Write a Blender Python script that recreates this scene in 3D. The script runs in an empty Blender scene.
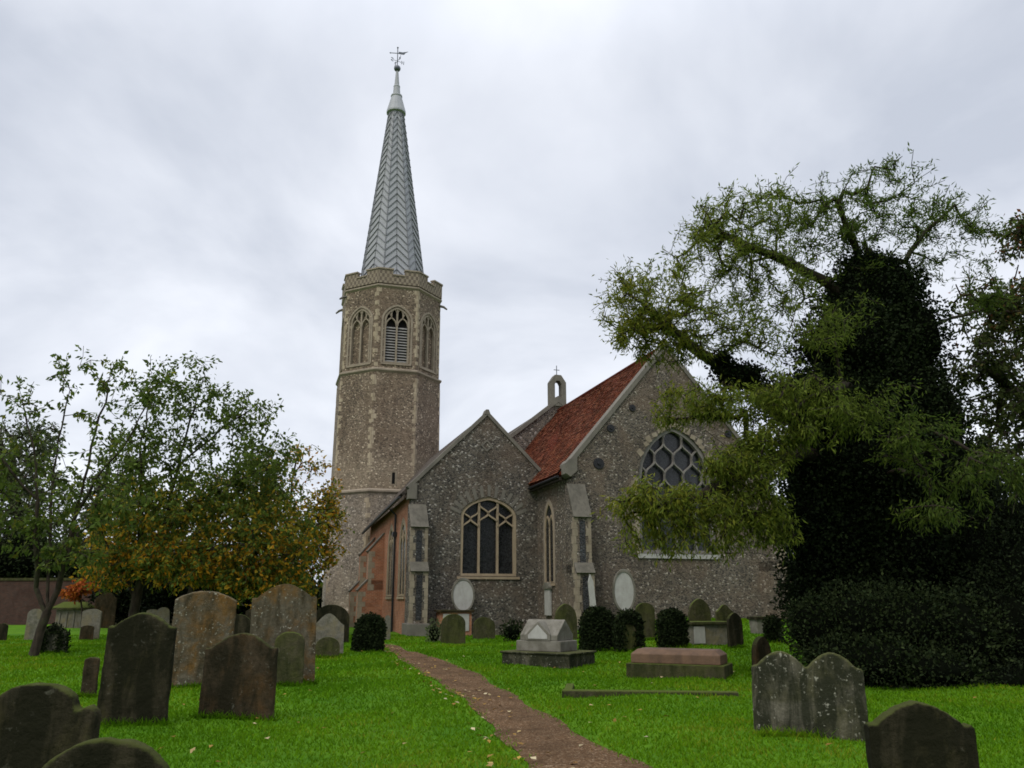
import bpy, bmesh, math, random
import numpy as np
from mathutils import Vector, Matrix
from mathutils.geometry import tessellate_polygon

random.seed(7)
rng = np.random.default_rng(7)
sc = bpy.context.scene
COL = sc.collection
R = math.radians

# ------------------------------------------------------------------ camera
F_PX = 828.0
TILT = R(14.6)
EYE = 1.6
cam_d = bpy.data.cameras.new("camera")
cam_d.sensor_width = 36.0
cam_d.lens = F_PX / 1024 * 36.0
cam_d.clip_end = 3000
cam = bpy.data.objects.new("camera", cam_d)
cam.location = (0, 0, EYE)
cam.rotation_euler = (R(90) + TILT, 0, 0)
COL.objects.link(cam)
sc.camera = cam

# ------------------------------------------------------------------ light
sc.view_settings.view_transform = 'Standard'
sc.view_settings.look = 'None'
sc.view_settings.exposure = 0.68
sc.view_settings.gamma = 1.0
sc.view_settings.use_curve_mapping = False
sc.cycles.filter_width = 1.7
sc.cycles.max_bounces = 6
sc.cycles.transparent_max_bounces = 8

SUN_EL, SUN_AZ = R(48), R(215)          # azimuth clockwise from +Y
world = bpy.data.worlds.new("World")
sc.world = world
world.use_nodes = True
wt = world.node_tree
wt.nodes.clear()
def wn(t, **kw):
    n = wt.nodes.new(t)
    for k, v in kw.items():
        setattr(n, k, v)
    return n
w_out = wn('ShaderNodeOutputWorld')
w_bg = wn('ShaderNodeBackground')
w_bg.inputs['Strength'].default_value = 0.1
w_sky = wn('ShaderNodeTexSky', sky_type='NISHITA')
w_sky.sun_disc = False
w_sky.sun_elevation = SUN_EL
w_sky.sun_rotation = SUN_AZ
w_tc = wn('ShaderNodeTexCoord')
w_sep = wn('ShaderNodeSeparateXYZ')
wt.links.new(w_tc.outputs['Generated'], w_sep.inputs[0])
# overcast: cloud sheet seen as a plane overhead (direction / height)
w_den = wn('ShaderNodeMath', operation='ADD'); w_den.inputs[1].default_value = 0.32
w_abs = wn('ShaderNodeMath', operation='MAXIMUM'); w_abs.inputs[1].default_value = 0.0
wt.links.new(w_sep.outputs['Z'], w_abs.inputs[0])
wt.links.new(w_abs.outputs[0], w_den.inputs[0])
w_dx = wn('ShaderNodeMath', operation='DIVIDE'); w_dy = wn('ShaderNodeMath', operation='DIVIDE')
wt.links.new(w_sep.outputs['X'], w_dx.inputs[0]); wt.links.new(w_den.outputs[0], w_dx.inputs[1])
wt.links.new(w_sep.outputs['Y'], w_dy.inputs[0]); wt.links.new(w_den.outputs[0], w_dy.inputs[1])
w_cmb = wn('ShaderNodeCombineXYZ')
wt.links.new(w_dx.outputs[0], w_cmb.inputs[0]); wt.links.new(w_dy.outputs[0], w_cmb.inputs[1])
w_n1 = wn('ShaderNodeTexNoise'); w_n1.inputs['Scale'].default_value = 1.7
w_n1.inputs['Detail'].default_value = 6; w_n1.inputs['Roughness'].default_value = 0.52
w_n1.inputs['Distortion'].default_value = 0.35
wt.links.new(w_cmb.outputs[0], w_n1.inputs['Vector'])
w_rmp = wn('ShaderNodeValToRGB')
cr = w_rmp.color_ramp
cr.elements[0].position = 0.34; cr.elements[0].color = (0.49, 0.525, 0.60, 1)
cr.elements[1].position = 0.66; cr.elements[1].color = (0.80, 0.825, 0.885, 1)
wt.links.new(w_n1.outputs['Fac'], w_rmp.inputs[0])
# overcast skies are brightest overhead
w_gain = wn('ShaderNodeMapRange'); w_gain.interpolation_type = 'SMOOTHSTEP'
w_gain.inputs['From Min'].default_value = 0.55; w_gain.inputs['From Max'].default_value = 1.0
w_gain.inputs['To Min'].default_value = 7.7; w_gain.inputs['To Max'].default_value = 19.5
wt.links.new(w_sep.outputs['Z'], w_gain.inputs['Value'])
w_mul = wn('ShaderNodeVectorMath', operation='SCALE')
wt.links.new(w_rmp.outputs[0], w_mul.inputs[0]); wt.links.new(w_gain.outputs[0], w_mul.inputs['Scale'])
w_mix = wn('ShaderNodeMix', data_type='RGBA'); w_mix.inputs['Factor'].default_value = 0.94
wt.links.new(w_sky.outputs[0], w_mix.inputs[6]); wt.links.new(w_mul.outputs[0], w_mix.inputs[7])
wt.links.new(w_mix.outputs[2], w_bg.inputs['Color'])
wt.links.new(w_bg.outputs[0], w_out.inputs['Surface'])

sun_d = bpy.data.lights.new("sun", 'SUN')
sun_d.energy = 0.9
sun_d.angle = R(20)
sun_d.color = (1.0, 0.94, 0.84)
sun = bpy.data.objects.new("sun", sun_d)
sd = Vector((math.sin(SUN_AZ) * math.cos(SUN_EL), math.cos(SUN_AZ) * math.cos(SUN_EL), math.sin(SUN_EL)))
sun.rotation_euler = sd.to_track_quat('Z', 'Y').to_euler()
sun.location = (-30, -30, 60)
COL.objects.link(sun)

# ------------------------------------------------------------------ helpers: places
CT, ST = math.cos(TILT), math.sin(TILT)
def ray(px, py):
    a, b = px - 512.0, 384.0 - py
    return Vector((a, F_PX * CT - b * ST, F_PX * ST + b * CT))
def P(px, py, Y):
    d = ray(px, py)
    t = Y / d.y
    return Vector((d.x * t, Y, EYE + d.z * t))
def sstep(a, b, x):
    t = min(1.0, max(0.0, (x - a) / (b - a)))
    return t * t * (3 - 2 * t)
def gh(x, y):
    h = 0.75 * sstep(20, 36, y) * sstep(-0.5, 6, x)
    h += 0.035 * math.sin(x * 0.9 + 0.5 * y) * math.sin(y * 0.7) + 0.02 * math.sin(x * 2.3 - y * 1.1)
    return h
def G(px, py):
    d = ray(px, py)
    y = 3.0
    while y < 140:
        t = y / d.y
        x, z = d.x * t, EYE + d.z * t
        if z <= gh(x, y):
            return Vector((x, y, gh(x, y)))
        y += 0.05
    t = 140 / d.y
    return Vector((d.x * t, 140, 0))
def cdepth(p):
    return p.y * CT + (p.z - EYE) * ST

# ------------------------------------------------------------------ helpers: scene
def tag(o, label=None, cat=None, group=None, kind=None):
    if label: o['label'] = label
    if cat: o['category'] = cat
    if group: o['group'] = group
    if kind: o['kind'] = kind
    return o
def empty(name, loc=(0, 0, 0), rz=0.0, **kw):
    o = bpy.data.objects.new(name, None)
    o.empty_display_size = 0.3
    o.location = loc
    o.rotation_euler = (0, 0, rz)
    COL.objects.link(o)
    return tag(o, **kw)

class MB:
    def __init__(s):
        s.v, s.f, s.m, s.uv = [], [], [], []
    def face(s, pts, mat=0, uv=None):
        i = len(s.v)
        s.v.extend([tuple(p) for p in pts])
        s.f.append(tuple(range(i, i + len(pts))))
        s.m.append(mat)
        s.uv.append(uv if uv else [(0, 0)] * len(pts))
    def prism(s, outline, O, ax, ay, an, t, holes=(), mat=0, back=True):
        """outline in the plane O,ax,ay (counter-clockwise seen from +an), thickness t behind it"""
        O, ax, ay, an = Vector(O), Vector(ax), Vector(ay), Vector(an)
        def w(p, d): return O + ax * p[0] + ay * p[1] - an * d
        loops = [list(outline)] + [list(h) for h in holes]
        flat = [p for l in loops for p in l]
        base = len(s.v)
        n = len(flat)
        s.v.extend([tuple(w(p, 0)) for p in flat]); s.v.extend([tuple(w(p, t)) for p in flat])
        tris = tessellate_polygon([[Vector((p[0], p[1], 0)) for p in l] for l in loops]) if (len(holes) or len(outline) > 4) else [tuple(range(n))]
        for tr in tris:
            tr = list(tr)
            a = 0.0
            for i in range(len(tr)):
                p, q = flat[tr[i]], flat[tr[(i + 1) % len(tr)]]
                a += p[0] * q[1] - q[0] * p[1]
            if a < 0: tr.reverse()
            s.f.append(tuple(base + i for i in tr)); s.m.append(mat); s.uv.append([flat[i] for i in tr])
            if back:
                s.f.append(tuple(base + n + i for i in reversed(tr))); s.m.append(mat); s.uv.append([flat[i] for i in reversed(tr)])
        k = 0
        for li, l in enumerate(loops):
            a = sum(l[i][0] * l[(i + 1) % len(l)][1] - l[(i + 1) % len(l)][0] * l[i][1] for i in range(len(l)))
            ccw = a > 0
            for i in range(len(l)):
                i0, i1 = base + k + i, base + k + (i + 1) % len(l)
                q = (i0, i0 + n, i1 + n, i1)
                if ccw != (li == 0): q = tuple(reversed(q))
                s.f.append(q); s.m.append(mat)
                u0 = l[i]; u1 = l[(i + 1) % len(l)]
                uvq = [u0, (u0[0] + t, u0[1]), (u1[0] + t, u1[1]), u1]
                if ccw != (li == 0): uvq.reverse()
                s.uv.append(uvq)
            k += len(l)
    def box(s, c, size, rz=0.0, mat=0, taper=1.0, rx=0.0):
        M = Matrix.Translation(Vector(c)) @ Matrix.Rotation(rz, 4, 'Z') @ Matrix.Rotation(rx, 4, 'X')
        x, y, z = size[0] / 2, size[1] / 2, size[2] / 2
        P8 = [(-x, -y, -z), (x, -y, -z), (x, y, -z), (-x, y, -z)] + [(a * taper, b * taper, z) for a, b in ((-x, -y), (x, -y), (x, y), (-x, y))]
        b = len(s.v)
        s.v.extend([tuple(M @ Vector(p)) for p in P8])
        for q in ((3, 2, 1, 0), (4, 5, 6, 7), (0, 1, 5, 4), (1, 2, 6, 5), (2, 3, 7, 6), (3, 0, 4, 7)):
            s.f.append(tuple(b + i for i in q)); s.m.append(mat)
            d = (P8[q[0]], P8[q[1]], P8[q[2]], P8[q[3]])
            s.uv.append([(p[0] + p[1], p[2]) for p in d])
    def ribbon(s, pts, width, O, ax, ay, an, depth, mat=0, closed=False):
        """a flat bar following pts in the plane; its front on the plane, depth behind"""
        O, ax, ay, an = Vector(O), Vector(ax), Vector(ay), Vector(an)
        p = [Vector((a[0], a[1])) for a in pts]
        n = len(p)
        L, Rr = [], []
        for i in range(n):
            if closed: a, b = p[i - 1], p[(i + 1) % n]
            else: a, b = p[max(i - 1, 0)], p[min(i + 1, n - 1)]
            t = (b - a)
            if t.length < 1e-9: t = Vector((1, 0))
            t.normalize()
            nn = Vector((-t.y, t.x)) * width / 2
            L.append(p[i] + nn); Rr.append(p[i] - nn)
        w = lambda q, d: tuple(O + ax * q.x + ay * q.y - an * d)
        b = len(s.v)
        for i in range(n):
            s.v.extend([w(L[i], 0), w(Rr[i], 0), w(L[i], depth), w(Rr[i], depth)])
        rg = range(n if closed else n - 1)
        for i in rg:
            i0, i1 = b + 4 * i, b + 4 * ((i + 1) % n)
            for q in ((i0 + 1, i1 + 1, i1, i0), (i0, i1, i1 + 2, i0 + 2), (i0 + 3, i1 + 3, i1 + 1, i0 + 1), (i0 + 2, i1 + 2, i1 + 3, i0 + 3)):
                s.f.append(q); s.m.append(mat); s.uv.append([(0, 0)] * 4)
        if not closed:
            for i0, fl in ((b, False), (b + 4 * (n - 1), True)):
                q = (i0, i0 + 2, i0 + 3, i0 + 1)
                s.f.append(tuple(reversed(q)) if fl else q); s.m.append(mat); s.uv.append([(0, 0)] * 4)
    def tube(s, pts, radii, n=8, mat=0, cap=True):
        pts = [Vector(p) for p in pts]
        b = len(s.v)
        up = Vector((0, 0, 1))
        prev = None
        for i, p in enumerate(pts):
            d = (pts[min(i + 1, len(pts) - 1)] - pts[max(i - 1, 0)]).normalized()
            if prev is None:
                x = d.cross(up)
                if x.length < 1e-3: x = Vector((1, 0, 0))
            else:
                x = prev - d * prev.dot(d)
            x.normalize(); prev = x
            y = d.cross(x)
            r = radii[i] if hasattr(radii, '__len__') else radii
            for k in range(n):
                a = 2 * math.pi * k / n
                s.v.append(tuple(p + x * math.cos(a) * r + y * math.sin(a) * r))
        for i in range(len(pts) - 1):
            for k in range(n):
                a, c = b + i * n + k, b + i * n + (k + 1) % n
                s.f.append((a, c, c + n, a + n)); s.m.append(mat); s.uv.append([(0, 0)] * 4)
        if cap:
            s.f.append(tuple(b + k for k in reversed(range(n)))); s.m.append(mat); s.uv.append([(0, 0)] * n)
            e = b + (len(pts) - 1) * n
            s.f.append(tuple(e + k for k in range(n))); s.m.append(mat); s.uv.append([(0, 0)] * n)
    def rings(s, rings, mat=0, cap=True):
        """stack of closed rings (lists of points, same count)"""
        b = len(s.v); n = len(rings[0])
        for r in rings: s.v.extend([tuple(p) for p in r])
        for i in range(len(rings) - 1):
            for k in range(n):
                a, c = b + i * n + k, b + i * n + (k + 1) % n
                s.f.append((a, c, c + n, a + n)); s.m.append(mat); s.uv.append([(0, 0)] * 4)
        if cap:
            s.f.append(tuple(b + k for k in reversed(range(n)))); s.m.append(mat); s.uv.append([(0, 0)] * n)
            e = b + (len(rings) - 1) * n
            s.f.append(tuple(e + k for k in range(n))); s.m.append(mat); s.uv.append([(0, 0)] * n)
    def build(s, name, mats, parent=None, loc=None, smooth=False, bevel=0.0, seg=2):
        me = bpy.data.meshes.new(name)
        me.from_pydata(s.v, [], s.f)
        if not isinstance(mats, (list, tuple)): mats = [mats]
        for m in mats: me.materials.append(m)
        me.polygons.foreach_set('material_index', s.m)
        ul = me.uv_layers.new(name='UVMap')
        fl = [c for f in s.uv for p in f for c in (p[0], p[1])]
        ul.data.foreach_set('uv', fl)
        if smooth: me.polygons.foreach_set('use_smooth', [True] * len(me.polygons))
        me.update()
        o = bpy.data.objects.new(name, me)
        if parent: o.parent = parent
        if loc is not None: o.location = loc
        COL.objects.link(o)
        if bevel:
            b = o.modifiers.new('bevel', 'BEVEL'); b.width = bevel; b.segments = seg
            b.limit_method = 'ANGLE'; b.angle_limit = R(30)
        return o

# ------------------------------------------------------------------ helpers: materials
class NT:
    def __init__(s, name, rough=0.9, spec=0.3):
        s.mat = bpy.data.materials.new(name)
        s.mat.use_nodes = True
        s.t = s.mat.node_tree
        s.b = s.t.nodes['Principled BSDF']
        s.b.inputs['Roughness'].default_value = rough
        s.b.inputs['Specular IOR Level'].default_value = spec
        s.out = s.t.nodes['Material Output']
        s.tc = s.t.nodes.new('ShaderNodeTexCoord')
    def link(s, a, b): s.t.links.new(a, b)
    def node(s, t, **kw):
        n = s.t.nodes.new(t)
        for k, v in kw.items(): setattr(n, k, v)
        return n
    def coord(s, kind='Object', scale=(1, 1, 1), rot=(0, 0, 0), loc=(0, 0, 0)):
        m = s.node('ShaderNodeMapping')
        m.inputs['Scale'].default_value = scale; m.inputs['Rotation'].default_value = rot; m.inputs['Location'].default_value = loc
        s.link(s.tc.outputs[kind], m.inputs['Vector'])
        return m.outputs[0]
    def objrand(s, vec, amt=50.0):
        oi = s.node('ShaderNodeObjectInfo')
        sc_ = s.node('ShaderNodeMath', operation='MULTIPLY'); sc_.inputs[1].default_value = amt
        s.link(oi.outputs['Random'], sc_.inputs[0])
        a = s.node('ShaderNodeVectorMath', operation='ADD')
        s.link(vec, a.inputs[0]); s.link(sc_.outputs[0], a.inputs[1])
        return a.outputs[0]
    def noise(s, vec, scale, detail=4, rough=0.55, dist=0.0):
        n = s.node('ShaderNodeTexNoise')
        n.inputs['Scale'].default_value = scale; n.inputs['Detail'].default_value = detail
        n.inputs['Roughness'].default_value = rough; n.inputs['Distortion'].default_value = dist
        s.link(vec, n.inputs['Vector'])
        return n.outputs['Fac']
    def voro(s, vec, scale, feature='F1', rnd=1.0):
        n = s.node('ShaderNodeTexVoronoi', feature=feature)
        n.inputs['Scale'].default_value = scale; n.inputs['Randomness'].default_value = rnd
        s.link(vec, n.inputs['Vector'])
        return n
    def ramp(s, fac, stops, interp='LINEAR'):
        n = s.node('ShaderNodeValToRGB')
        r = n.color_ramp; r.interpolation = interp
        while len(r.elements) < len(stops): r.elements.new(0.5)
        for e, (p, c) in zip(r.elements, stops):
            e.position = p
            e.color = (c, c, c, 1) if not hasattr(c, '__len__') else (*c, 1)
        s.link(fac, n.inputs[0])
        return n.outputs[0]
    def mix(s, fac, a, b, mode='MIX'):
        n = s.node('ShaderNodeMix', data_type='RGBA', blend_type=mode)
        if isinstance(fac, (int, float)): n.inputs[0].default_value = fac
        else: s.link(fac, n.inputs[0])
        for i, x in ((6, a), (7, b)):
            if hasattr(x, '__len__'): n.inputs[i].default_value = (*x, 1)
            else: s.link(x, n.inputs[i])
        return n.outputs[2]
    def math(s, op, a, b=None, clamp=False):
        n = s.node('ShaderNodeMath', operation=op); n.use_clamp = clamp
        for i, x in enumerate((a, b)):
            if x is None: continue
            if isinstance(x, (int, float)): n.inputs[i].default_value = x
            else: s.link(x, n.inputs[i])
        return n.outputs[0]
    def color(s, c):
        if hasattr(c, '__len__'): s.b.inputs['Base Color'].default_value = (*c, 1)
        else: s.link(c, s.b.inputs['Base Color'])
    def bump(s, h, strength=0.5, dist=0.02):
        n = s.node('ShaderNodeBump')
        n.inputs['Strength'].default_value = strength; n.inputs['Distance'].default_value = dist
        s.link(h, n.inputs['Height']); s.link(n.outputs[0], s.b.inputs['Normal'])

def flint(name, dark, mid, pale, mortar, scale=7.0, patch=None, patch_amt=0.5, white=0.05, band=None):
    m = NT(name, 0.85, 0.35)
    c = m.coord('Object', (1, 1, 1.25))
    w = m.node('ShaderNodeVectorMath', operation='ADD')
    nn = m.node('ShaderNodeTexNoise'); nn.inputs['Scale'].default_value = 5
    m.link(c, nn.inputs['Vector'])
    scl = m.node('ShaderNodeVectorMath', operation='SCALE'); scl.inputs['Scale'].default_value = 0.06
    m.link(nn.outputs['Color'], scl.inputs[0]); m.link(c, w.inputs[0]); m.link(scl.outputs[0], w.inputs[1])
    c = w.outputs[0]
    v = m.voro(c, scale)
    sep = m.node('ShaderNodeSeparateColor'); m.link(v.outputs['Color'], sep.inputs[0])
    col = m.ramp(sep.outputs[0], [(0.0, dark), (0.30, dark), (0.5, mid), (0.86, mid), (1.0 - white, pale), (1.0, tuple(min(1, x * 1.5) for x in pale))])
    e = m.voro(c, scale, 'DISTANCE_TO_EDGE')
    em = m.ramp(e.outputs['Distance'], [(0.02, 1.0), (0.16, 0.0)])
    mo = m.mix(m.noise(c, 30, 2), mortar, tuple(x * 0.7 for x in mortar))
    col = m.mix(m.math('MULTIPLY', em, 0.8), col, mo)
    big = m.noise(c, 0.45, 5, 0.65, 0.4)
    col = m.mix(m.ramp(big, [(0.35, 0.75), (0.65, 0.0)]), col, m.mix(1.0, col, (0.62, 0.58, 0.55), 'MULTIPLY'))
    st_ = m.noise(m.coord('Object', (1.3, 1.3, 0.16), (0, 0, 0), (3, 9, 1)), 1.6, 5, 0.65)
    col = m.mix(m.ramp(st_, [(0.50, 0.0), (0.70, 0.55)]), col, m.mix(1.0, col, (0.45, 0.42, 0.38), 'MULTIPLY'))
    if patch:
        pf = m.noise(m.coord('Object', (1, 1, 1), (0, 0, 0), (13, 7, 3)), 0.55, 4, 0.6, 0.6)
        col = m.mix(m.ramp(pf, [(0.48, 0.0), (0.66, patch_amt)]), col, patch)
    if band:
        sz = m.node('ShaderNodeSeparateXYZ'); m.link(m.tc.outputs['Object'], sz.inputs[0])
        zz_ = m.math('ADD', sz.outputs['Z'], m.math('MULTIPLY', m.noise(m.tc.outputs['Object'], 0.7, 4, 0.6), 3.0))
        col = m.mix(m.ramp(m.math('DIVIDE', m.math('SUBTRACT', zz_, band[0]), 1.2, True), [(0.0, 0.75), (1.0, 0.0)]), col, m.mix(1.0, col, band[1], 'SCREEN'))
    m.color(col)
    m.bump(m.math('ADD', m.math('MULTIPLY', e.outputs['Distance'], 2.0), m.noise(c, 24, 3)), 0.8, 0.05)
    return m.mat

def limestone(name, base, dirt=(0.16, 0.13, 0.09), amt=0.6, sc_=2.0, rough=0.9):
    m = NT(name, rough, 0.25)
    c = m.coord('Object')
    n1 = m.noise(c, sc_, 6, 0.65, 0.3)
    n2 = m.noise(m.coord('Object', (1, 1, 0.25)), 7.0, 4, 0.6)
    col = m.mix(m.ramp(n1, [(0.38, 0.0), (0.7, amt)]), base, dirt)
    col = m.mix(m.ramp(n2, [(0.5, 0.0), (0.75, 0.5 * amt)]), col, tuple(x * 0.6 for x in dirt))
    m.color(col); m.bump(m.noise(c, 22, 4), 0.35, 0.02)
    return m.mat

def gravestone(name, base, algae, lichen, alg_amt, lich_amt, moss=(0.05, 0.075, 0.012), moss_amt=0.6, spots=0.3):
    m = NT(name, 0.97, 0.06)
    c0 = m.objrand(m.coord('Object'))
    c1 = m.objrand(m.coord('Object', (1.6, 1.6, 0.45)))
    col = m.mix(m.ramp(m.noise(c0, 9, 5, 0.7), [(0.35, 0.0), (0.7, 1.0)]), base, tuple(x * 0.55 for x in base))
    col = m.mix(m.ramp(m.noise(c0, 2.2, 5, 0.65, 0.5), [(0.62 - 0.4 * lich_amt, 0.0), (0.78 - 0.3 * lich_amt, 0.9)]), col, lichen)
    col = m.mix(m.ramp(m.noise(c1, 2.6, 6, 0.7, 0.4), [(0.68 - 0.5 * alg_amt, 0.0), (0.86 - 0.45 * alg_amt, 0.95)]), col, algae)
    vm = m.math('MULTIPLY', m.ramp(m.noise(c0, 20, 3, 0.6), [(0.60, 0.0), (0.70, 1.0)]), m.ramp(m.noise(c0, 3, 3), [(0.55 - 0.2 * spots, 0.0), (0.75 - 0.2 * spots, 1.0)]))
    col = m.mix(m.math('MULTIPLY', vm, min(1.0, spots * 1.6)), col, (0.34, 0.33, 0.26))
    geo = m.node('ShaderNodeNewGeometry')
    sx = m.node('ShaderNodeSeparateXYZ'); m.link(geo.outputs['Normal'], sx.inputs[0])
    mz = m.math('ADD', sx.outputs['Z'], m.math('MULTIPLY', m.math('SUBTRACT', m.noise(c0, 8, 4, 0.7), 0.5), 1.2))
    col = m.mix(m.ramp(mz, [(0.25, 0.0), (0.7, moss_amt)]), col, moss)
    m.color(col)
    m.bump(m.math('ADD', m.noise(c0, 26, 5, 0.7), m.math('MULTIPLY', m.noise(c0, 6, 4), 1.4)), 0.8, 0.022)
    return m.mat

def brick(name, a, b, mortar, sc_=1.0):
    m = NT(name, 0.9, 0.25)
    t = m.node('ShaderNodeTexBrick')
    t.inputs['Scale'].default_value = sc_
    t.inputs['Brick Width'].default_value = 0.225; t.inputs['Row Height'].default_value = 0.075
    t.inputs['Mortar Size'].default_value = 0.008
    t.inputs['Color1'].default_value = (*a, 1); t.inputs['Color2'].default_value = (*b, 1); t.inputs['Mortar'].default_value = (*mortar, 1)
    m.link(m.coord('UV'), t.inputs['Vector'])
    n = m.noise(m.coord('Object'), 1.3, 6, 0.7, 0.5)
    col = m.mix(m.ramp(n, [(0.4, 0.0), (0.7, 0.75)]), t.outputs['Color'], tuple(x * 0.4 for x in a))
    n2 = m.noise(m.coord('Object'), 5, 4)
    col = m.mix(m.ramp(n2, [(0.55, 0.0), (0.75, 0.4)]), col, mortar)
    m.color(col); m.bump(t.outputs['Fac'], -0.4, 0.01)
    return m.mat

def tiles(name, a, b, moss, row=0.10, wid=0.17, moss_amt=0.4):
    m = NT(name, 0.95, 0.08)
    t = m.node('ShaderNodeTexBrick')
    t.inputs['Scale'].default_value = 1.0
    t.inputs['Brick Width'].default_value = wid; t.inputs['Row Height'].default_value = row
    t.inputs['Mortar Size'].default_value = 0.008; t.inputs['Bias'].default_value = 0.0
    t.inputs['Color1'].default_value = (*a, 1); t.inputs['Color2'].default_value = (*b, 1)
    t.inputs['Mortar'].default_value = (*[x * 0.3 for x in a], 1)
    uv = m.coord('UV')
    m.link(uv, t.inputs['Vector'])
    n = m.noise(m.coord('Object'), 1.1, 7, 0.75, 0.6)
    col = m.mix(m.ramp(n, [(0.40, 0.0), (0.62, moss_amt)]), t.outputs['Color'], moss)
    n2 = m.noise(m.coord('Object'), 6, 4, 0.7)
    col = m.mix(m.ramp(n2, [(0.35, 0.55), (0.6, 0.0)]), col, tuple(x * 0.4 for x in a))
    m.color(col); m.bump(t.outputs['Fac'], -0.6, 0.02)
    return m.mat

def plain(name, col, rough=0.6, spec=0.4, metal=0.0, var=0.4, sc_=4.0):
    m = NT(name, rough, spec)
    m.b.inputs['Metallic'].default_value = metal
    n = m.noise(m.coord('Object'), sc_, 5, 0.65)
    m.color(m.mix(m.ramp(n, [(0.35, 0.0), (0.7, var)]), col, tuple(x * 0.5 for x in col)))
    return m.mat

def leafmat(name, stops, trans=0.35, var=0.5, rough=0.55):
    m = NT(name, rough, 0.07)
    at = m.node('ShaderNodeAttribute'); at.attribute_name = 'tint'
    col = m.ramp(at.outputs['Fac'], stops)
    geo = m.node('ShaderNodeNewGeometry')
    rv = m.ramp(geo.outputs['Random Per Island'], [(0.0, 1.0 - var), (1.0, 1.0 + var * 0.4)])
    col = m.mix(1.0, col, rv, 'MULTIPLY')
    m.color(col)
    tr = m.node('ShaderNodeBsdfTranslucent')
    m.link(col, tr.inputs['Color'])
    ms = m.node('ShaderNodeMixShader'); ms.inputs[0].default_value = trans
    m.link(m.b.outputs[0], ms.inputs[1]); m.link(tr.outputs[0], ms.inputs[2])
    m.link(ms.outputs[0], m.out.inputs['Surface'])
    return m.mat

def bark(name, col, lich=(0.10, 0.11, 0.06)):
    m = NT(name, 0.95, 0.15)
    c = m.coord('Object', (1, 1, 0.3))
    n = m.noise(c, 9, 5, 0.7)
    cc = m.mix(m.ramp(n, [(0.35, 0.0), (0.65, 1.0)]), col, tuple(x * 0.4 for x in col))
    n2 = m.noise(m.coord('Object'), 2.5, 4)
    m.color(m.mix(m.ramp(n2, [(0.5, 0.0), (0.7, 0.6)]), cc, lich))
    m.bump(n, 0.7, 0.03)
    return m.mat

M = {}
M['flint_tower'] = flint('flint_tower', (0.080, 0.060, 0.043), (0.245, 0.185, 0.128), (0.54, 0.45, 0.33), (0.29, 0.225, 0.16), 10.0, (0.185, 0.13, 0.085), 0.45, 0.05, (11.6, (0.11, 0.09, 0.06)))
M['flint_tower_low'] = flint('flint_tower_low', (0.15, 0.125, 0.10), (0.33, 0.275, 0.21), (0.52, 0.46, 0.38), (0.38, 0.33, 0.265), 9.5, (0.36, 0.29, 0.21), 0.4, 0.08)
M['flint_chapel'] = flint('flint_chapel', (0.036, 0.034, 0.032), (0.14, 0.122, 0.097), (0.38, 0.36, 0.32), (0.185, 0.165, 0.132), 11.5, (0.15, 0.105, 0.07), 0.45, 0.08)
M['flint_chancel'] = flint('flint_chancel', (0.048, 0.042, 0.036), (0.16, 0.132, 0.10), (0.36, 0.325, 0.27), (0.20, 0.17, 0.13), 11.5, (0.17, 0.118, 0.078), 0.5, 0.06)
M['flint_nave'] = flint('flint_nave', (0.07, 0.06, 0.05), (0.17, 0.142, 0.11), (0.34, 0.31, 0.28), (0.22, 0.18, 0.15), 8, None, 0, 0.05)
M['flint_panel'] = flint('flint_panel', (0.015, 0.017, 0.02), (0.03, 0.033, 0.038), (0.07, 0.075, 0.08), (0.08, 0.075, 0.07), 9.0)
M['stone'] = limestone('weathered_limestone', (0.29, 0.245, 0.18), (0.15, 0.115, 0.075), 0.75, 1.6)
M['stone_tan'] = limestone('tan_limestone', (0.30, 0.25, 0.19), (0.15, 0.12, 0.085), 0.6, 2.0)
M['stone_quoin'] = limestone('pale_quoin_stone', (0.40, 0.33, 0.235), (0.20, 0.155, 0.10), 0.7, 2.4)
M['stone_cap'] = limestone('lichened_cap_stone', (0.135, 0.122, 0.096), (0.062, 0.058, 0.045), 0.8, 2.2)
M['stone_grey'] = limestone('grey_limestone', (0.165, 0.15, 0.122), (0.11, 0.10, 0.085), 0.8, 1.6)
M['tracery'] = limestone('tracery_limestone', (0.33, 0.26, 0.175), (0.17, 0.125, 0.08), 0.5, 3.0)
M['tracery_grey'] = limestone('grey_tracery', (0.22, 0.20, 0.18), (0.11, 0.10, 0.09), 0.6, 3.0)
M['brick_wall'] = brick('orange_brick', (0.40, 0.155, 0.075), (0.27, 0.10, 0.055), (0.36, 0.27, 0.19))
M['brick_dark'] = brick('dark_brick', (0.075, 0.032, 0.022), (0.05, 0.026, 0.02), (0.06, 0.05, 0.04))
M['tile_red'] = tiles('red_tiles', (0.215, 0.034, 0.015), (0.10, 0.018, 0.009), (0.070, 0.026, 0.014), 0.16, 0.22, 0.9)
M['tile_grey'] = tiles('grey_brown_tiles', (0.12, 0.10, 0.085), (0.085, 0.07, 0.06), (0.07, 0.06, 0.045), 0.13, 0.2)
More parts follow.
